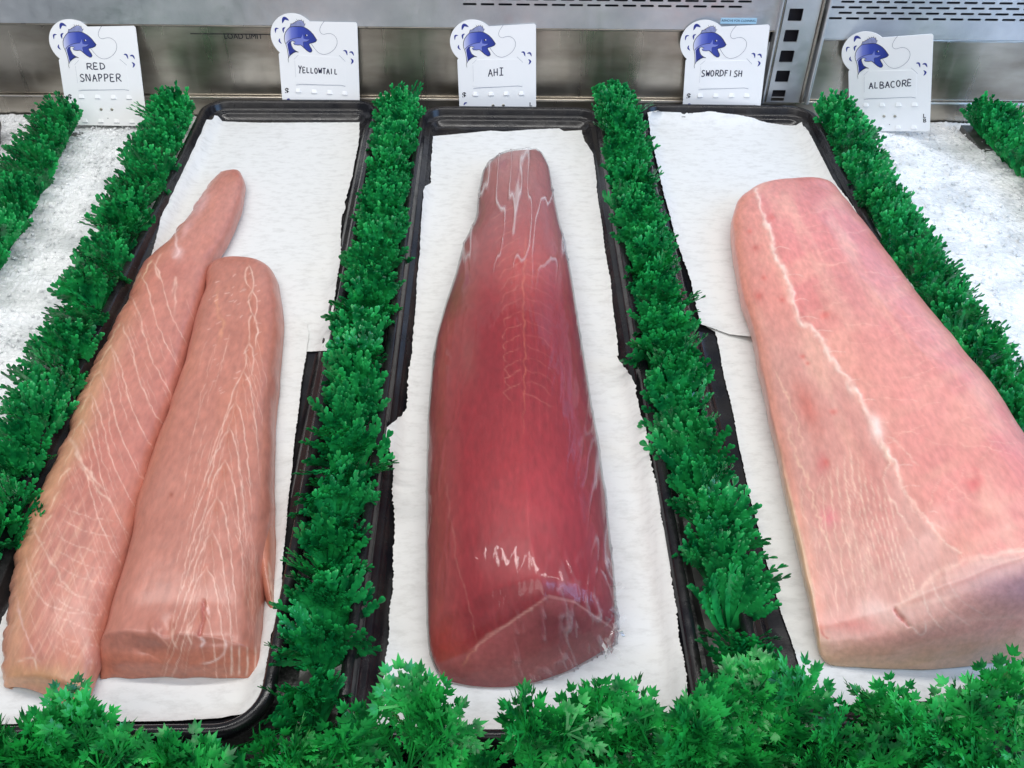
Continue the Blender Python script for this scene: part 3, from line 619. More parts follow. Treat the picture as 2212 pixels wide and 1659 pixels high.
# swordfish
LS = [(1642,400),(1612,420),(1590,440),(1580,465),(1584,510),(1598,600),(1616,680),(1640,760),(1655,850),(1678,940),(1690,1000),(1708,1080),(1733,1180),(1755,1280),(1764,1360),(1766,1400)]
RS = [(1792,398),(1812,420),(1850,470),(1895,530),(1938,595),(1975,650),(2015,710),(2060,765),(2100,825),(2140,875),(2172,930),(2205,1000),(2240,1060),(2290,1150),(2330,1250),(2360,1330)]
def stS():
    s = [((1668,394,.030),(1770,384,.030),.001,1,0,2.4,0), ((1635,406,.028),(1800,402,.032),.012,1,0,2.4,0)]
    for y, h, g in ((440,.020,1.1),(500,.026,1.2),(580,.030,1.3),(660,.034,1.4),(740,.038,1.5),(820,.042,1.6),(900,.046,1.65),(980,.049,1.8),(1060,.052,1.95),(1130,.055,2.1),(1190,.056,2.25)):
        f = (y-440)/750
        s.append(((ys(LS,y), y, .026-.004*f), (ys(RS,y), y-10*f, .030), h, g, .12, 2.5, 0))
    s.append(((1764,1354,.019),(2330,1268,.031),.056,2.6,.12,2.4,.004)); s.append(((1767,1372,.017),(2334,1286,.029),.052,2.6,.12,2.4,.008))
    s.append(((1770,1391,.014),(2338,1316,.022),.036,2.4,.1,2.4,.012)); s.append(((1776,1412,.009),(2342,1352,.012),.014,1.6,.1,2.4,.0125)); s.append(((1790,1430,.005),(2346,1378,.006),.002,1.2,0,2.4,.010)); s.append(((1802,1436,.003),(2344,1386,.003),0,1,0,2.4,.010))
    return s
RIDGE = [(1636,406),(1640,440),(1658,490),(1672,540),(1700,595),(1712,650),(1728,690),(1762,720),(1790,765),(1830,820),(1858,865),(1890,915),(1905,960),(1935,1010),(1950,1050),(1990,1110),(2040,1170),(2075,1195)]
def paintS(p):
    X, Y = p.p[:, 0], p.p[:, 1]
    p.noise((10, 6, 12), (214, 126, 130), -.3, .5, 3, .7); p.noise((16, 9, 14), (226, 164, 148), 0, .6, 9, .6)
    rx = np.interp(Y, [q[1] for q in RIDGE], [q[0] for q in RIDGE]); left = np.clip((rx-X)/10, 0, 1)
    p.mix(left*.65, (224, 152, 138)); p.mix(left*np.clip((Y-640)/150, 0, 1)*.7, (208, 158, 148)); p.noise((30, 9, 24), (206, 118, 112), .1, .6, 19, .5); p.noise((60, 12, 40), (240, 190, 168), .1, .6, 29, .45); p.mix(left*np.clip((Y-900)/120, 0, 1)*np.exp(-((X-1800)/60)**2)*.6, (214, 152, 140))
    n = noise(np.c_[X*.5+Y, X-Y*.4], (.03, .008), 5); p.mix(np.clip(n, 0, 1)*(1-left)*.35, (238, 180, 158))
    p.mix(np.exp(-((X-(rx+130))/70)**2)*np.exp(-((Y-640)/90)**2)*.5, (206, 140, 136)); p.mix(np.clip((X-rx-220)/120, 0, 1)*np.clip((Y-800)/150, 0, 1)*.45, (224, 122, 128))
    lx = np.interp(Y, [q[1] for q in LS], [q[0] for q in LS]); p.mix(np.exp(-((X-lx-8)/14)**2)*.45, (230, 150, 126))
    p.blob(1745, 880, 22, 60, (206, 110, 98), .7, -20); p.blob(1775, 1000, 14, 26, (200, 108, 110), .6); p.blob(1790, 1120, 20, 22, (232, 132, 140), .75)
    p.line(RIDGE[:14], 4.2, (250, 220, 208), 1.0, 6, 6, .0008, fade=False); p.line(RIDGE[12:], 3.6, (244, 206, 190), .75, 2, 4, fade=False); p.line(RIDGE, 6, (238, 190, 172), .5, 5, 4, seed=4)
    p.line([(q[0]+14, q[1]) for q in RIDGE[:9]], 9, (206, 118, 116), .35, 6, 6)
    p.blob(1893, 925, 13, 30, (248, 216, 208), .95, -15)
    for i, q in enumerate(RIDGE[3:16]):
        p.line([q, (q[0]+16, q[1]-4), (q[0]+40, q[1]-2)], 1.2, (246, 212, 198), .6, .8, 5, seed=i)
    p.line([(1905,950),(1918,1000),(1912,1050),(1960,1140),(2000,1190)], 3, (244,208,188), .8, 1.8, 5, .0005); p.line([(1915,940),(1960,980),(1990,1010)], 2.6, (244,200,182), .7, 1.4, 7)
    p.line([(1930,980),(1942,1040),(1990,1120),(2060,1150)], 2.2, (244,200,186), .6, 1.4, 7)
    for i in range(11):
        x = 1800+i*14; y0 = 960+abs(i-4)*18; p.line([(x-20, y0), (x-16+i*2, y0+110), (x+4+i*4, y0+220), (x+10+i*7, y0+310)], 1.6, (244, 208, 186), .7, 1.1, 2.5, seed=i+9)
    for i in range(60):
        t = i/60; x = random.uniform(1700, 1880); y = random.uniform(980, 1400); x += 0
        p.line([(x, y), (x+random.uniform(-16, 18), y+random.uniform(25, 70)), (x+random.uniform(-4, 40), y+random.uniform(70, 130))], 1.3, (246, 206, 184), .32, .9, 3, seed=i)
    p.line([(1700,900),(1720,980),(1745,1040),(1762,1100),(1790,1170),(1820,1260)], 3, (244,200,176), .65, 2, 7); p.line([(1672,800),(1700,850),(1725,920),(1740,1000)], 2.4, (242,196,172), .6, 2, 6)
    for i in range(160):
        x = random.uniform(1700, 2250); y = random.uniform(430, 1200); r_ = float(np.interp(y, [q[1] for q in RIDGE], [q[0] for q in RIDGE]))
        if x < r_+25: continue
        a = random.uniform(-.5, .25) if y < 980 else random.uniform(-1.4, 1.2); ln = random.uniform(40, 130)
        p.line([(x, y), (x+ln*.5*math.cos(a), y+ln*.5*math.sin(a)-random.uniform(-7, 7)), (x+ln*math.cos(a), y+ln*math.sin(a))], 1.5, (244, 190, 170), random.uniform(.2, .5), .8, 5, seed=i)
    for (x, y, r_) in ((1632,535,7),(1640,640,9),(1650,600,6),(1690,648,6),(1735,770,6),(1745,785,5),(1783,680,8),(1800,890,6),(1785,998,8),(2105,1045,16),(1668,470,6),(1620,500,5),(1850,425,7)):
        p.blob(x, y, r_*1.1, r_, (206, 92, 84) if r_ < 12 else (206, 70, 82), .6, jit=.6)
    # cut front face: translucent mauve flesh with swept fibres, tan band of skin side at the bottom
    edge = np.interp(X, [1768, 1850, 1940, 2010, 2060, 2120, 2212], [1375, 1345, 1312, 1250, 1222, 1198, 1185]); face = np.clip((Y-edge)/14, 0, 1)
    p.mix(face*.85, (214, 160, 148)); p.mix(face*np.exp(-(((X-2190)/110)**2+((Y-1265)/48)**2))*.8, (184, 142, 152))
    bot = np.interp(X, [1768, 1800, 1900, 2050, 2212], [1400, 1436, 1442, 1430, 1408]); bd = bot-Y
    p.mix(np.clip(1-bd/60, 0, 1)*np.clip((Y-1330)/30, 0, 1)*.85, (206, 172, 138))
    st_ = noise(np.c_[(X-2000)*.3+(Y-1200)*1.0-((X-1950)**2)*.0006, X*.3], (.09, .02), 41); p.mix(face*np.clip(st_, 0, 1)*.4, (226, 184, 170))
    p.line([(1990,1270),(2010,1330),(2050,1370)], 1.8, (240,210,196), .6); p.line([(2010,1250),(2040,1310),(2110,1360)], 1.6, (236,206,192), .5); p.line([(2040,1230),(2070,1290),(2160,1350)], 1.6, (232,200,192), .45)
    p.line([(1940,1310),(1990,1275),(2025,1240),(2075,1215),(2212,1188)], 7, (240,196,180), .7, 5, 5, fade=False); p.blob(1905, 1320, 50, 22, (240, 204, 196), .6, 12)
    p.blob(1855, 1355, 60, 18, (214, 124, 118), .6, 8); p.line([(1935,1315),(1948,1335),(1965,1352)], 4, (176,70,66), .85, 3, 3, -.002, fade=False); p.line([(1772,1345),(1780,1372),(1792,1380)], 3.5, (186,76,66), .8, 3, 2)
    p.line([(1960,1340),(1985,1370),(2000,1362),(1995,1335)], 2, (238,208,196), .7)
    lb = Y-np.interp(X, [1740, 1770], [1000, 1300]); p.mix(np.clip((lx+7-X)/6, 0, 1)*np.clip((Y-900)/200, 0, 1)*.6, (214, 188, 152))
sw, GS = fish('swordfish_loin', stS(), 260, 560, (220, 140, 134), M['sword'], paintS, 'thick pale pink block of swordfish with a jagged white seam on the right tray', 'fish loin', .0014, seed=21)

# ------------------------------------------------------------------ crushed ice
def ice(x0, x1, y0, y1, hfun, label, seed):
    st = .0019; gx = np.arange(x0, x1, st); gy = np.arange(y0, y1, st); A, B = np.meshgrid(gx, gy, indexing='ij'); V = np.c_[A.ravel(), B.ravel(), np.zeros(A.size)]
    key = 'L' if x1 < 0 else 'R'; ctr, ca_, sa_, w_, l_, _r = TR[key]
    def intray(Q): dx_ = Q[:, 0]-ctr[0]; dy_ = Q[:, 1]-ctr[1]; return (np.abs(dx_*ca_+dy_*sa_) < w_/2-.004) & (np.abs(-dx_*sa_+dy_*ca_) < l_/2-.004)
    z = hfun(V)+.005*fbm(V, (14, 14, 1), seed, 3)
    cell = np.abs(noise(V, (170, 170, 1), seed+5))*.0016+np.abs(noise(V, (330, 330, 1), seed+6))*.0012+rng.random(len(V))*.0005
    V[:, 2] = z+cell; V[intray(V), 2] = -.0195; mbv = [V]; Fc = [gridfaces(len(gx), len(gy), True)]; n = len(V)
    for i in range(4200):
        x = random.uniform(x0, x1); y = random.uniform(y0, y1)
        if intray(np.array([[x, y, 0.]]))[0]: continue
        h_ = float(hfun(np.array([[x, y, 0.]]))[0]) + .003+.005*float(fbm(np.array([[x, y, 0.]]), (14, 14, 1), seed, 3)[0]); s = random.uniform(.0009, .0026)
        q = np.array([(1,0,-.3),(-.5,.87,-.3),(-.5,-.87,-.3),(.6,.3,.7),(-.6,.2,.6),(.1,-.7,.65)])*s*rng.uniform(.6, 1.3, (6, 3))
        R_ = np.linalg.qr(rng.normal(size=(3, 3)))[0]; q = q@R_+[x, y, h_]
        mbv.append(q); Fc.append(np.array([(0,1,2,2),(0,3,1,1),(1,4,2,2),(2,5,0,0),(3,4,1,1),(4,5,2,2),(5,3,0,0),(3,5,4,4)])[:, :3]+n); n += 6
    me_f = [tuple(f) for a in Fc for f in a.tolist()]
    tag(meshobj('crushed_ice', np.vstack(mbv), me_f, M['ice'], smooth=False), label, 'ice', None, 'stuff')
def hl(V): return -.013+.011*np.clip((1.13-V[:, 1])/.12, 0, 1)
ice(-.95, -.26, .40, YW-.006, hl, 'bed of crushed ice below the RED SNAPPER tag at left', 3)
ice(.40, 1.15, .40, YW-.006, lambda V: hl(V)+.004*np.clip((V[:, 0]-.6)/.2, 0, 1), 'bed of crushed ice below the ALBACORE tag at right', 9)

# ------------------------------------------------------------------ plastic parsley
def strip_part(base, d, nrm, ln, w, curve, zdir, seg=4, dome=.35):
    """leaf finger: base point, direction, in-plane normal, length, width; rounded end with raised middle"""
    V = []; Fc = []
    wd = [.35, .55, .9, 1.05, .8] if seg == 4 else [.4, 1., .6]
    for i, q in enumerate(wd):
        t = i/(len(wd)-1); c = base+d*ln*t+zdir*curve*t*t; ww = w*q/2
        V += [c-nrm*ww, c+zdir*ww*dome, c+nrm*ww]
    n = len(wd)
    for i in range(n-1):
        a = 3*i; Fc += [(a, a+1, a+4, a+3), (a+1, a+2, a+5, a+4)]
    V.append(base+d*(ln+w*.22)+zdir*curve); k = 3*n; a = 3*(n-1); Fc += [(a, a+1, k), (a+1, a+2, k)]
    return V, Fc
def fan_variant(seed):
    r = random.Random(seed); V = []; Fc = []
    def add(v, f):
        n = len(V); V.extend([np.array(q) for q in v]); Fc.extend([tuple(i+n for i in g) for g in f])
    nb = 8
    for b in range(nb):
        th = math.radians(-38+76*b/(nb-1)+r.uniform(-2.5, 2.5)); ln = r.uniform(.045, .051)*(1-.12*abs(b-3.5)/4)
        d = np.array([math.sin(th), 0, math.cos(th)]); nr_ = np.array([math.cos(th), 0, -math.sin(th)]); zd = np.array([0, -1, 0.])
        cv = r.uniform(.0, .012); yo = np.array([0, r.uniform(-.002, .002), 0])
        n0 = 5; pts = [yo+d*ln*t+zd*cv*t*t for t in np.linspace(0, 1, n0)]; vv = []
        for i, q in enumerate(pts): vv += [q-nr_*(.0012, .0014, .0024, .0030, .0026)[i], q+nr_*(.0012, .0014, .0024, .0030, .0026)[i]]
        add(vv, [(2*i, 2*i+1, 2*i+3, 2*i+2) for i in range(n0-1)])
        for tt in (.55, .67, .79, .90, 1.0):
            q = yo+d*ln*tt+zd*cv*tt*tt
            for sgn in ((-1, 1) if tt < .99 else (-.55, 0, .55)):
                a2 = th+sgn*r.uniform(.42, .62); d2 = np.array([math.sin(a2), -r.uniform(-.15, .3), math.cos(a2)]); d2 /= np.linalg.norm(d2)
                n2 = np.cross(d2, zd); n2 /= (np.linalg.norm(n2)+1e-9)
                z2 = np.cross(n2, d2)
                v, f = strip_part(q, d2, n2, r.uniform(.0050, .0078), r.uniform(.0027, .0037), r.uniform(-.001, .0015), z2, 4, .38); add(v, f)
    return np.array(V), Fc
FANS = [fan_variant(s) for s in range(7)]
def fanarr(vf): # pad faces to arrays
    V, Fc = vf; return V, [f for f in Fc]
def divider(path, label, z_top=.045, step=.0068, width=.88, off=0, seed=0, ext=0., face=1.0):
    r = random.Random(seed); pts = np.array([P(x+off, y, z_top) for x, y in path]); pts[:, 2] = 0
    # resample
    dd = np.r_[0, np.cumsum(np.linalg.norm(np.diff(pts, axis=0), axis=1))]; Ltot = dd[-1]
    e = empty('parsley_divider', (float(pts[0, 0]), float(pts[0, 1]), -.02), label, 'divider', 'green plastic parsley dividers between the trays')
    allV = []; allF = []; n = 0; s = 0
    while s < Ltot:
        c = np.array([np.interp(s, dd, pts[:, 0]), np.interp(s, dd, pts[:, 1]), -.004]); s2 = min(s+.01, Ltot); c2 = np.array([np.interp(s2, dd, pts[:, 0]), np.interp(s2, dd, pts[:, 1]), -.004])
        ty = math.atan2(-(c2-c)[0], (c2-c)[1]) if s2 > s else 0
        for rep in range(1 if r.random() < .55 else 2):
            V, Fc = FANS[r.randrange(7)]; sc = r.uniform(.84, 1.08)
            near_ = np.clip((.80-c[1])/.4, 0, 1); yaw = ty*.5+r.gauss(0, .16+.30*near_); tilt = r.gauss(.02+.15*near_, .15+.2*near_); roll = r.gauss(0, .12+.13*near_)
            if r.random() < .06: yaw += r.choice((-1, 1))*.9; sc *= 1.05
            bend = r.uniform(-3, 7)
            Q = V*sc*np.array([width*r.uniform(.8, 1.0), 1, 1]); Q[:, 1] -= bend*Q[:, 2]**2
            cy, sy = math.cos(tilt), math.sin(tilt); Q = Q@np.array([[1,0,0],[0,cy,-sy],[0,sy,cy]])  # tilt toward viewer
            cr, sr = math.cos(roll), math.sin(roll); Q = Q@np.array([[cr,0,-sr],[0,1,0],[sr,0,cr]])
            ca, sa = math.cos(yaw), math.sin(yaw); Q = Q@np.array([[ca,sa,0],[-sa,ca,0],[0,0,1]])
            Q = Q+c+[r.gauss(0, .0025), r.gauss(0, .002), 0]
            allV.append(Q); allF += [tuple(i+n for i in f) for f in Fc]; n += len(Q)
        s += step*r.uniform(.75, 1.25)*(1+.35*near_)
    meshobj('foliage', np.vstack(allV), allF, M['fan'], e)
    # base rail
    V = []; k = 0; Fc = []
    for i, q in enumerate(pts):
        t = pts[min(i+1, len(pts)-1)]-pts[max(i-1, 0)]; t /= np.linalg.norm(t); nn_ = np.array([t[1], -t[0], 0])
        for (u, z) in ((-.014, -.0195), (-.014, -.004), (.014, -.004), (.014, -.0195)): V.append(q+nn_*u+[0, 0, z])
    for i in range(len(pts)-1):
        for j in range(3): Fc.append((4*i+j, 4*i+j+1, 4*i+j+5, 4*i+j+4))
    meshobj('base_rail', V, Fc, M['divbase'], e, smooth=False)
divider([(-90,560),(-50,500),(10,400),(70,300),(128,205)], 'green parsley divider at the far left edge, left of the RED SNAPPER tag', seed=1)
divider([(-110,1200),(-40,1085),(10,990),(75,860),(125,760),(175,655),(222,545),(265,455),(300,385),(345,300),(378,240),(402,190)], 'green parsley divider between the left ice and the yellowtail tray', seed=2, off=-24)
divider([(650,1560),(660,1450),(682,1300),(708,1120),(738,960),(745,860),(768,720),(790,600),(812,490),(828,400),(842,310),(856,240),(866,185)], 'green parsley divider between the yellowtail fillets and the wrapped tuna', seed=3)
divider([(1655,1560),(1630,1420),(1600,1290),(1555,1120),(1530,1000),(1505,900),(1475,790),(1450,700),(1425,600),(1398,500),(1375,400),(1355,300),(1340,220),(1328,165)], 'green parsley divider between the wrapped tuna and the swordfish', seed=4)
divider([(2440,1170),(2330,1020),(2250,910),(2170,800),(2095,700),(2025,600),(1958,505),(1900,410),(1845,310),(1812,250),(1786,200)], 'green parsley divider along the right edge of the swordfish tray, before the ALBACORE tag', seed=5, off=26)
divider([(2520,620),(2420,500),(2320,385),(2225,290),(2165,232),(2128,192)], 'green parsley divider at the far right edge, right of the ALBACORE tag', seed=6)

# leafy sprigs along the front
def jag_leaf(seed):
    r = random.Random(seed); V = []; Fc = []
    def add(v, f):
        n = len(V); V.extend([np.array(q) for q in v]); Fc.extend([tuple(i+n for i in g) for g in f])
    for li, th in enumerate((-1.25, -.65, 0, .65, 1.25)):
        th += r.uniform(-.12, .12); ln = (.015, .021, .025, .021, .015)[li]*r.uniform(.85, 1.15); d = np.array([math.sin(th), math.cos(th), 0]); q_ = np.array([math.cos(th), -math.sin(th), 0]); up_ = np.array([0, 0, 1.])
        cv = r.uniform(-.007, .004)
        def at(t): return d*ln*t+up_*cv*t*t
        add([at(0)-q_*.0005, at(0)+q_*.0005, at(.5)-q_*.0007, at(.5)+q_*.0007, at(.62)-q_*.0012, at(.62)+q_*.0012], [(0,1,3,2),(2,3,5,4)])
        def hand(t0, ang, k, L0):
            for j in range(k):
                a2 = ang+(j-(k-1)/2)*r.uniform(.5, .62); l2 = L0*(1-.18*abs(j-(k-1)/2))*r.uniform(.85, 1.15); b_ = at(t0); d2 = np.array([math.sin(a2), math.cos(a2), r.uniform(-.3, .2)]); n2 = np.array([math.cos(a2), -math.sin(a2), 0]); w2 = .0012
                add([b_-n2*w2*.7, b_+up_*-.0003, b_+n2*w2*.7, b_+d2*l2*.5-n2*w2, b_+d2*l2*.5+up_*.0003, b_+d2*l2*.5+n2*w2, b_+d2*l2+up_*-.0004], [(0,1,4,3),(1,2,5,4),(3,4,6),(4,5,6)])
        hand(.66, th, 5, .0070)
        if li in (1, 2, 3): hand(.40, th-.8, 3, .0048); hand(.46, th+.8, 3, .0048)
    return np.array(V), Fc
LEAVES = [jag_leaf(s+40) for s in range(8)]
def frame_to(d, up=(0, 0, 1), roll=0.):
    y = np.array(d)/np.linalg.norm(d); u = np.array(up, float); x = np.cross(y, u); x /= (np.linalg.norm(x)+1e-9); z = np.cross(x, y)
    c, s = math.cos(roll), math.sin(roll); x2 = x*c+z*s; z2 = -x*s+z*c; return np.array([x2, y, z2])
def tube(pts, r0, r1, k=5):
    V = []; Fc = []; n = len(pts)
    for i, p in enumerate(pts):
        d = pts[min(i+1, n-1)]-pts[max(i-1, 0)]; A = frame_to(d, (.3, .2, 1)); r_ = r0+(r1-r0)*i/(n-1)
        for j in range(k): a = 2*math.pi*j/k; V.append(p+A[0]*r_*math.cos(a)+A[2]*r_*math.sin(a))
    for i in range(n-1):
        for j in range(k): Fc.append((i*k+j, i*k+(j+1) % k, (i+1)*k+(j+1) % k, (i+1)*k+j))
    return V, Fc
TOP_ = [(-40,1545),(40,1540),(100,1515),(140,1470),(165,1465),(200,1520),(260,1520),(300,1560),(325,1515),(350,1565),(420,1580),(500,1590),(570,1560),(640,1545),(700,1545),(740,1530),(780,1512),(830,1500),(860,1455),(930,1470),(960,1530),(1020,1530),(1035,1600),(1085,1660),(1120,1600),(1130,1500),(1190,1520),(1240,1480),(1320,1440),(1350,1460),(1395,1500),(1430,1580),(1480,1550),(1530,1470),(1580,1420),(1640,1430),(1700,1440),(1740,1450),(1790,1500),(1850,1560),(1880,1480),(1950,1450),(1990,1500),(2060,1500),(2110,1440),(2170,1430),(2212,1400),(2300,1400)]
TOP = [(x, y+(60 if x < 720 else 46)) for x, y in TOP_]
def garland(x0, x1, n, label, seed, dens=1.0):
    r = random.Random(seed); mbl = [[], [], 0]; mbs = MB()
    c0 = P((x0+x1)/2, 1640, -.02)
    e = empty('parsley_garland', tuple(float(v) for v in (c0[0], c0[1], -.02)), label, 'garland', 'loose green plastic sprigs along the front of the case')
    for i in range(n):
        tall = i < n*.45
        px = r.uniform(x0, x1); ty_ = float(np.interp(px, [t[0] for t in TOP], [t[1] for t in TOP]))
        py = ty_+r.uniform(22, 62) if tall else ty_+r.uniform(60, 300)
        if py > 1790: continue
        z = r.uniform(.034, .062) if tall else r.uniform(.004, .045)
        tipp = P(px, py, z); root = P(min(max(px+r.gauss(0, 70), x0), x1), 1740, -.015); root[1] -= r.uniform(0, .02); root[2] = -.015
        if not tall: root = root*.6+tipp*.4; root[2] = min(-.012, root[2])
        midp = (root+tipp)/2+np.array([r.gauss(0, .006), r.gauss(0, .004), r.uniform(.0, .012)])
        pts = [root*(1-t)**2+midp*2*t*(1-t)+tipp*t*t for t in np.linspace(0, 1, 7)]
        v, f = tube(pts, .0011, .0006); mbs.add(v, f)
        d = pts[-1]-pts[-2]; d /= np.linalg.norm(d)
        toward = np.array([0, -.35, 1.0])
        for k, t in enumerate((1.0, 1.0, .86, .78, .68, .56)):
            b_ = pts[-1]*t+pts[int(4*t)]*(1-t) if t < 1 else pts[-1]
            a = (0, r.uniform(-.5, .5), r.choice((-1, 1))*r.uniform(.6, 1.0), -r.uniform(.6, 1), r.uniform(.7, 1.1), -r.uniform(.7, 1.1))[k]
            ca, sa = math.cos(a), math.sin(a); dh = np.array([d[0]*ca-d[1]*sa, d[0]*sa+d[1]*ca, d[2]*.6+r.gauss(0, .35)])
            A = frame_to(dh, toward+rng.normal(0, .45, 3), r.gauss(0, .5)); V, Fc = LEAVES[r.randrange(8)]; sc = r.uniform(.8, 1.25)*(1 if t == 1 else .85)
            st_ = b_+dh/np.linalg.norm(dh)*.004; v, f = tube([b_, (b_+st_)/2, st_], .0005, .0005, 4); mbs.add(v, f)
            Q = (V*sc)@A+st_
            mbl[0].append(Q); mbl[1] += [tuple(i_+mbl[2] for i_ in g) for g in Fc]; mbl[2] += len(Q)
    meshobj('leaves', np.vstack(mbl[0]), mbl[1], M['sprig'], e); mbs.build('stems', M['sprig'], e)
mb = MB(); mb.box((-.7, .17, -.0198), (.75, .282, -.010)); fo = mb.build('shade_slab', M['tray'], smooth=False); tag(fo, 'added black slab darkening the gaps under the leafy sprigs along the front of the case', 'shade slab')  # added black slab, stands in for deep shade between the leaves
garland(-60, 700, 66, 'green leafy garland across the front left corner, below the yellowtail fillets', 1)
garland(700, 1060, 24, 'clump of green leafy sprigs at the front, below the left side of the wrapped tuna', 2)
garland(1130, 1430, 26, 'upright clump of green sprigs at the front, below the right corner of the wrapped tuna', 3)
garland(1440, 2290, 92, 'green leafy garland across the front right corner, below the swordfish block', 4)

# ------------------------------------------------------------------ price tags
TW = .097; TH = TW*1.28
def Z(x, y):  # drawing grid of one tag -> card metres, origin bottom centre
    v = (y-215)/1788; xl = 250+119*v; xr = 1715+79*v; u = (x-xl)/(xr-xl); return ((u-.5)*TW, (1-v)*TH)
def UV(u, v): return ((u-.5)*TW, (1-v)*TH)
LET = {'R': [[(0,0),(.05,1)],[(.05,1),(.55,.98),(.62,.72),(.4,.5),(.05,.48)],[(.25,.48),(.75,0)]], 'E': [[(.6,.97),(.05,1),(.03,.5),(0,.0),(.62,.04)],[(.03,.5),(.5,.53)]],
 'D': [[(.05,1),(.0,0)],[(-.05,1),(.4,.95),(.68,.6),(.55,.2),(0,0)]], 'S': [[(.62,.88),(.35,1),(.08,.82),(.2,.58),(.55,.4),(.6,.15),(.3,0),(0,.1)]], 'N': [[(0,0),(.05,1),(.6,.02),(.66,1)]],
 'A': [[(0,0),(.35,1),(.7,0)],[(.12,.36),(.6,.4)]], 'P': [[(.05,0),(.08,1)],[(.0,.98),(.5,.98),(.62,.72),(.4,.5),(.08,.45)]], 'Y': [[(0,1.25),(.35,.6)],[(.75,1.3),(.35,.6),(.2,-.1)]], 'L': [[(.1,1),(.02,.05),(.55,.08)]],
 'O': [[(.3,1),(.04,.75),(.05,.25),(.32,0),(.6,.3),(.6,.75),(.3,1)]], 'W': [[(0,1),(.12,.05),(.35,.7),(.55,.05),(.72,1)]], 'T': [[(0,1),(.75,1.02)],[(.36,1),(.32,0)]], 'I': [[(.2,1),(.18,0)]],
 'H': [[(.02,1),(0,0)],[(.6,1),(.6,0)],[(0,.5),(.6,.53)]], 'F': [[(.05,1),(.02,0)],[(.0,1),(.6,1)],[(.04,.55),(.48,.57)]], 'B': [[(.05,1),(.02,0)],[(0,1),(.5,.9),(.45,.6),(.05,.52)],[(.05,.52),(.62,.4),(.6,.1),(0,0)]], 'C': [[(.62,.85),(.35,1),(.05,.7),(.05,.25),(.35,0),(.66,.12)]],
 'J': [[(0,1),(.6,1)],[(.3,1),(.26,0)],[(-.05,0),(.62,.02)]]}
def hand(mb, txt, u0, u1, v, h, slope=0., z=.0009, r=None):
    n = len(txt); ad = (u1-u0)/n; 
    for i, ch in enumerate(txt):
        for stq in LET[ch]:
            q = smoothline(stq, 4) if len(stq) > 3 else stq; jx = r.uniform(-.03, .03); jy = r.uniform(-.04, .04)
            pts = [UV(u0+ad*(i+.08+.95*(a+jx)*1.08+0), v-(b+jy-.5)*h-slope*(i/n-.5)) for a, b in q]
            if ch not in 'EY' or True: [ribbon(mb, pts[k:k+2], .00122, z+.00001*k) for k in range(len(pts)-1)]
BODY = [(988,555),(960,515),(920,460),(870,410),(820,375),(760,345),(700,335),(620,338),(550,345),(500,355),(455,400),(420,450),(400,510),(398,570),(408,620),(425,660),(445,720),(460,800),(472,900),(490,860),(520,830),(560,800),(610,780),(655,787),(600,765),(555,730),(530,680),(515,640),(520,605),(545,590),(600,612),(562,632),(580,655),(640,662),(690,655),(720,675),(760,710),(800,745),(850,775),(880,775),(900,750),(890,715),(860,670),(842,635),(860,620),(920,605),(965,585)]
BELLY = [(430,648),(470,600),(540,560),(640,535),(700,532),(722,500),(732,465),(745,545),(790,555),(860,555),(800,590),(745,600),(742,640),(752,690),(700,655),(640,660),(580,655),(562,632),(604,612),(545,588),(490,590),(450,640)]
TAIL = [(455,655),(490,602),(518,604),(512,650),(528,700),(560,748),(605,772),(560,797),(520,828),(490,858),(475,780),(462,720)]
STRIP = [(404,560),(430,648),(458,720),(470,800),(474,880),(462,800),(445,720),(425,655),(408,620)]
FIN = [(500,348),(520,300),(560,292),(600,262),(650,238),(700,228),(742,252),(772,300),(755,338)]
CRES = [((362,300),(372,215),(430,185),(490,240),(420,225)), ((240,475),(232,400),(298,388),(262,405)), ((390,465),(368,400),(422,362),(395,405)), ((350,655),(296,600),(320,562),(322,610)), ((1540,795),(1520,740),(1465,720),(1500,705)), ((1660,795),(1630,750),(1575,745),(1610,722)), ((1610,945),(1625,890),(1600,848),(1642,870))]
def crescent(a, mid1, c, *_): pass
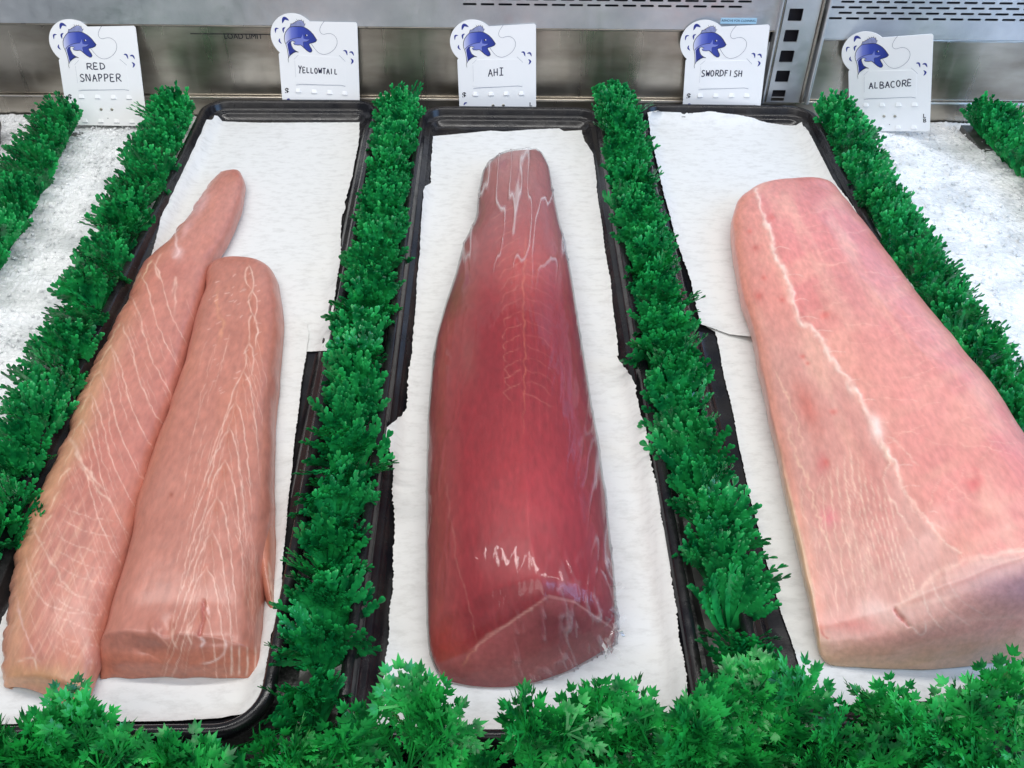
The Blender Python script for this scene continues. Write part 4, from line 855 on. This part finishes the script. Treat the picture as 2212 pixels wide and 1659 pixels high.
def price_tag(pb, pt_, Yb, Yt, words, label, yaw=0., zb=None, seed=0):
    B = P(*pb, zb) if zb is not None else PY(*pb, Yb); T = PY(*pt_, Yt)
    e = empty('price_tag', tuple(map(float, B)), label, 'price tag', 'white fish shaped price tags along the back wall')
    up_ = (T-B); Hh = np.linalg.norm(up_); up_ = up_/Hh; xd = np.array([math.cos(yaw), math.sin(yaw), 0]); rt = xd-(xd@up_)*up_; rt /= np.linalg.norm(rt); nn_ = np.cross(rt, up_)
    print('tag', words, round(Hh, 4), np.round(B, 3))
    e.rotation_euler = Matrix([[rt[i], up_[i], nn_[i]] for i in range(3)]).to_euler()
    fy = Hh/TH; e.scale = (1, fy, 1)
    fr0 = ((0, 0, 0), (1, 0, 0), (0, 1, 0))
    def fl_(name, polys, th, mt, z): return flat(name, polys, th, mt, ((0, 0, z), (1, 0, 0), (0, 1, 0)), e, local=True)
    # card outline: rectangle with a round head
    cx, cy = Z(570, 515); R_ = 420/1465*TW; ol = [(-TW/2, 0), (TW/2, 0), (TW/2, TH-.002), (TW/2-.002, TH)]
    a0 = math.atan2(TH-cy, Z(880, 215)[0]-cx); a1 = math.pi+math.asin(min(1, (315/420)))
    for t in np.linspace(a0, a1, 30): ol.append((cx+R_*math.cos(t), cy+R_*.98*math.sin(t)))
    ol.append((-TW/2, ol[-1][1]-.002))
    fl_('card', [ol], .0010, M['card'], 0)
    fl_('fish_emblem', [[Z(*q) for q in BODY]], .0001, M['emblem'], .00060)
    em = e.children[-1] if False else [c for c in COL.objects if c.parent == e and c.name.startswith('fish_emblem')][0]
    def sub(name, polys, mt, z): 
        o = fl_(name, polys, .0001, mt, z); o.parent = em
    sub('belly_shape', [[Z(*q) for q in BELLY]], M['belly'], .00072); sub('tail_shape', [[Z(*q) for q in TAIL]], M['deep'], .00073); sub('pale_stripe', [[Z(*q) for q in STRIP]], M['white'], .00074)
    sub('back_fin', [[Z(*q) for q in FIN]], M['fin'], .00062)
    mb = MB()
    ribbon(mb, [Z(*q) for q in BODY], .00062, .00082, closed=True)
    ribbon(mb, [Z(*q) for q in smoothline([(430,648),(470,600),(540,560),(640,535),(700,532)], 3)], .0005, .00083); ribbon(mb, [Z(*q) for q in smoothline([(752,690),(742,640),(745,600),(800,592),(860,555)], 3)], .0004, .00083)
    ribbon(mb, [Z(*q) for q in [(470,880),(462,930),(472,975)]], .0004, .00083); ribbon(mb, [Z(*q) for q in FIN], .0004, .00083)
    for i in range(11):
        x = 515+i*22; ribbon(mb, [Z(x, 345), Z(x-4+i*1.2, 345-30-62*math.sin(math.pi*min(1, (i+1)/9)*.6))], .00028, .00084)
    for a, b in (((520,300),(515,290)),((575,290),(568,266)),((612,258),(598,243)),((640,244),(618,208)),((672,238),(662,212)),((712,240),(706,206)),((748,255),(740,222)),((765,305),(786,280))): ribbon(mb, [Z(*a), Z(*b)], .0006, .00084, .0002)
    for i in range(8): x = 495+i*15; y = 845-i*11; ribbon(mb, [Z(x, y-12), Z(x+4, y+12)], .0004, .00084)
    ribbon(mb, [Z(785,470), Z(790,500)], .0018, .00084)
    o = mb.build('outline', M['ink'], em, smooth=False, world=False)
    mb = MB(); ribbon(mb, [Z(800,472), Z(812,490)], .0011, .00088); mb.build('eye', M['white'], em, smooth=False, world=False)
    # splash marks
    def cr(p0, pm, p1, w):
        q = smoothline([Z(*p0), Z(*pm), Z(*p1)], 5); n = len(q); V = []
        for i, pq in enumerate(q):
            d = np.array(q[min(i+1, n-1)])-np.array(q[max(i-1, 0)]); d /= np.linalg.norm(d); g = np.array([-d[1], d[0]])*w*math.sin(math.pi*i/(n-1))*.5+1e-6; V += [(*(np.array(pq)+g), .0007), (*(np.array(pq)-g), .0007)]
        mb = MB(); mb.add(V, [(2*i, 2*i+1, 2*i+3, 2*i+2) for i in range(n-1)]); mb.build('splash_mark', M['deep'], e, smooth=False, world=False)
    cr((365,300),(400,210),(488,245),.0036); cr((240,475),(245,400),(300,390),.0019); cr((388,465),(380,395),(422,365),.0022); cr((352,655),(308,610),(318,560),.0019)
    cr((1463,718),(1515,722),(1540,798),.0021); cr((1572,742),(1625,735),(1660,798),.0021); cr((1600,848),(1640,890),(1610,948),.0022)
    a = UV(.07, .825); 
    for (p0, pm, p1) in (((.055,.83),(.075,.803),(.105,.80)), ((.06,.875),(.075,.885),(.1,.872))):
        cr(*[((250+119*v)+u*(1715+79*v-250-119*v), 215+1788*v) for u, v in (p0, pm, p1)], .0019)
    mb = MB(); ribbon(mb, [Z(*q) for q in smoothline([(1120,222),(1060,310),(1040,380),(1060,430),(1110,450),(1180,432),(1260,437),(1330,490),(1355,570),(1330,660),(1260,740),(1170,790),(1090,800),(1010,770),(940,700),(885,625)], 4)], .00034, .0007)
    mb.build('fishing_line', M['thin'], e, smooth=False, world=False)
    # name slip (slightly raised insert) with its slits
    x0, y0 = Z(590, 1350); x1, y1 = Z(1490, 840)
    fl_('name_slip', [[(x0+.003, y0), (x1-.003, y0), (x1, y0+.002), (x1, y1-.004), (x1-.006, y1), (x0+.006, y1), (x0, y1-.006), (x0, y0+.002)]], .0003, M['card'], .00062)
    mb = MB(); ribbon(mb, [Z(600,1378), Z(680,1366), Z(1430,1340), Z(1510,1358)], .00055, .00084); ribbon(mb, [Z(1390,800), Z(1505,905)], .0004, .00084); ribbon(mb, [Z(570,915), Z(650,835)], .00025, .00084); ribbon(mb, [Z(582,940), Z(600,1240)], .0002, .00084)
    mb.build('slits', M['card_grey'], e, smooth=False, world=False)
    for v0 in (.705, .95):
        for u in (.205, .405, .605, .80):
            x, y = UV(u+.01, v0); b2 = MB(); n_ = 8; w_, h_, d_ = .0034, .0023, .0013
            b2.add([(x-w_, y-h_, .0005), (x+w_, y-h_, .0005), (x+w_*.8, y+h_, .0005), (x-w_*.8, y+h_, .0005), (x-w_*.85, y-h_, d_+.0005), (x+w_*.85, y-h_, d_+.0005), (x+w_*.6, y+h_*.5, .0009), (x-w_*.6, y+h_*.5, .0009)], [(4,5,6,7),(0,1,5,4),(1,2,6,5),(2,3,7,6),(3,0,4,7)])
            b2.build('moulded_tab', M['card'], e, smooth=False, world=False)
            b2 = MB(); ribbon(b2, [(x-w_, y-h_-.0004), (x+w_, y-h_-.0004)], .0005, .0008); b2.build('tab_shadow', M['card_grey'], e, smooth=False, world=False)  # grey strip painted as the shadow below each tab
    for u in (.44, .575):
        x, y = UV(u, .835); b2 = MB(); b2.add([(x+.0019*math.cos(t)*q, y+.0019*math.sin(t)*q, z) for q, z in ((1, .0006), (.8, .0013), (.35, .0009)) for t in np.linspace(0, 2*math.pi, 13)[:-1]], [(i, (i+1) % 12, 12+(i+1) % 12, 12+i) for i in range(12)]+[(12+i, 12+(i+1) % 12, 24+(i+1) % 12, 24+i) for i in range(12)]+[tuple(range(24, 36))])
        b2.build('rivet', M['rivet'], e, world=False)
    b2 = MB(); x, y = UV(.51, .925); b2.add([(x+.0006*math.cos(t), y+.0006*math.sin(t), .0007) for t in np.linspace(0, 2*math.pi, 9)[:-1]], [tuple(range(8))]); b2.build('pin_hole', M['ink'], e, smooth=False, world=False)
    for txt, u, v, s in (('$', .07, .745, .0105), ('L', .93, .85, .0072), ('B', .935, .90, .0072)):
        V, Fc = textmesh(txt, s, .00016); x, y = UV(u, v); V = V+[x, y, .0007]; meshobj('dollar_mark' if txt == '$' else 'letter', V, Fc, M['ink'], e, smooth=False, world=False)
    r = random.Random(seed); mb = MB()
    for w in words: hand(mb, *w, r=r)
    mb.build('handwriting', M['pen'], e, smooth=False, world=False)
    return e
price_tag((234,271), (204,54), 0, 1.142, [('RED', .335, .575, .40, .062, .01), ('SNAPPER', .228, .755, .515, .072, .01)], 'white price tag hand lettered RED SNAPPER, standing on the left ice', zb=-.004, seed=1, yaw=.02)
price_tag((696,258), (684,43.5), 1.125, 1.142, [('YELLOWTAIL', .235, .74, .495, .055, 0)], 'white price tag hand lettered YELLOWTAIL, behind the left tray', seed=2, yaw=.0)
price_tag((1076,260), (1071,53), 1.125, 1.142, [('AHJ', .385, .60, .478, .075, .02)], 'white price tag hand lettered AHI, behind the middle tray', seed=3)
price_tag((1555,264), (1574,54), 1.128, 1.134, [('SWORDFISH', .21, .735, .478, .062, -.005)], 'white price tag hand lettered SWORDFISH, behind the right tray', seed=4, yaw=-.14)
price_tag((1920,283), (1922,77), 0, 1.116, [('ALBACORE', .25, .785, .49, .066, .03)], 'white price tag hand lettered ALBACORE, standing on the right ice', zb=-.006, seed=5, yaw=-.50)
print('done')
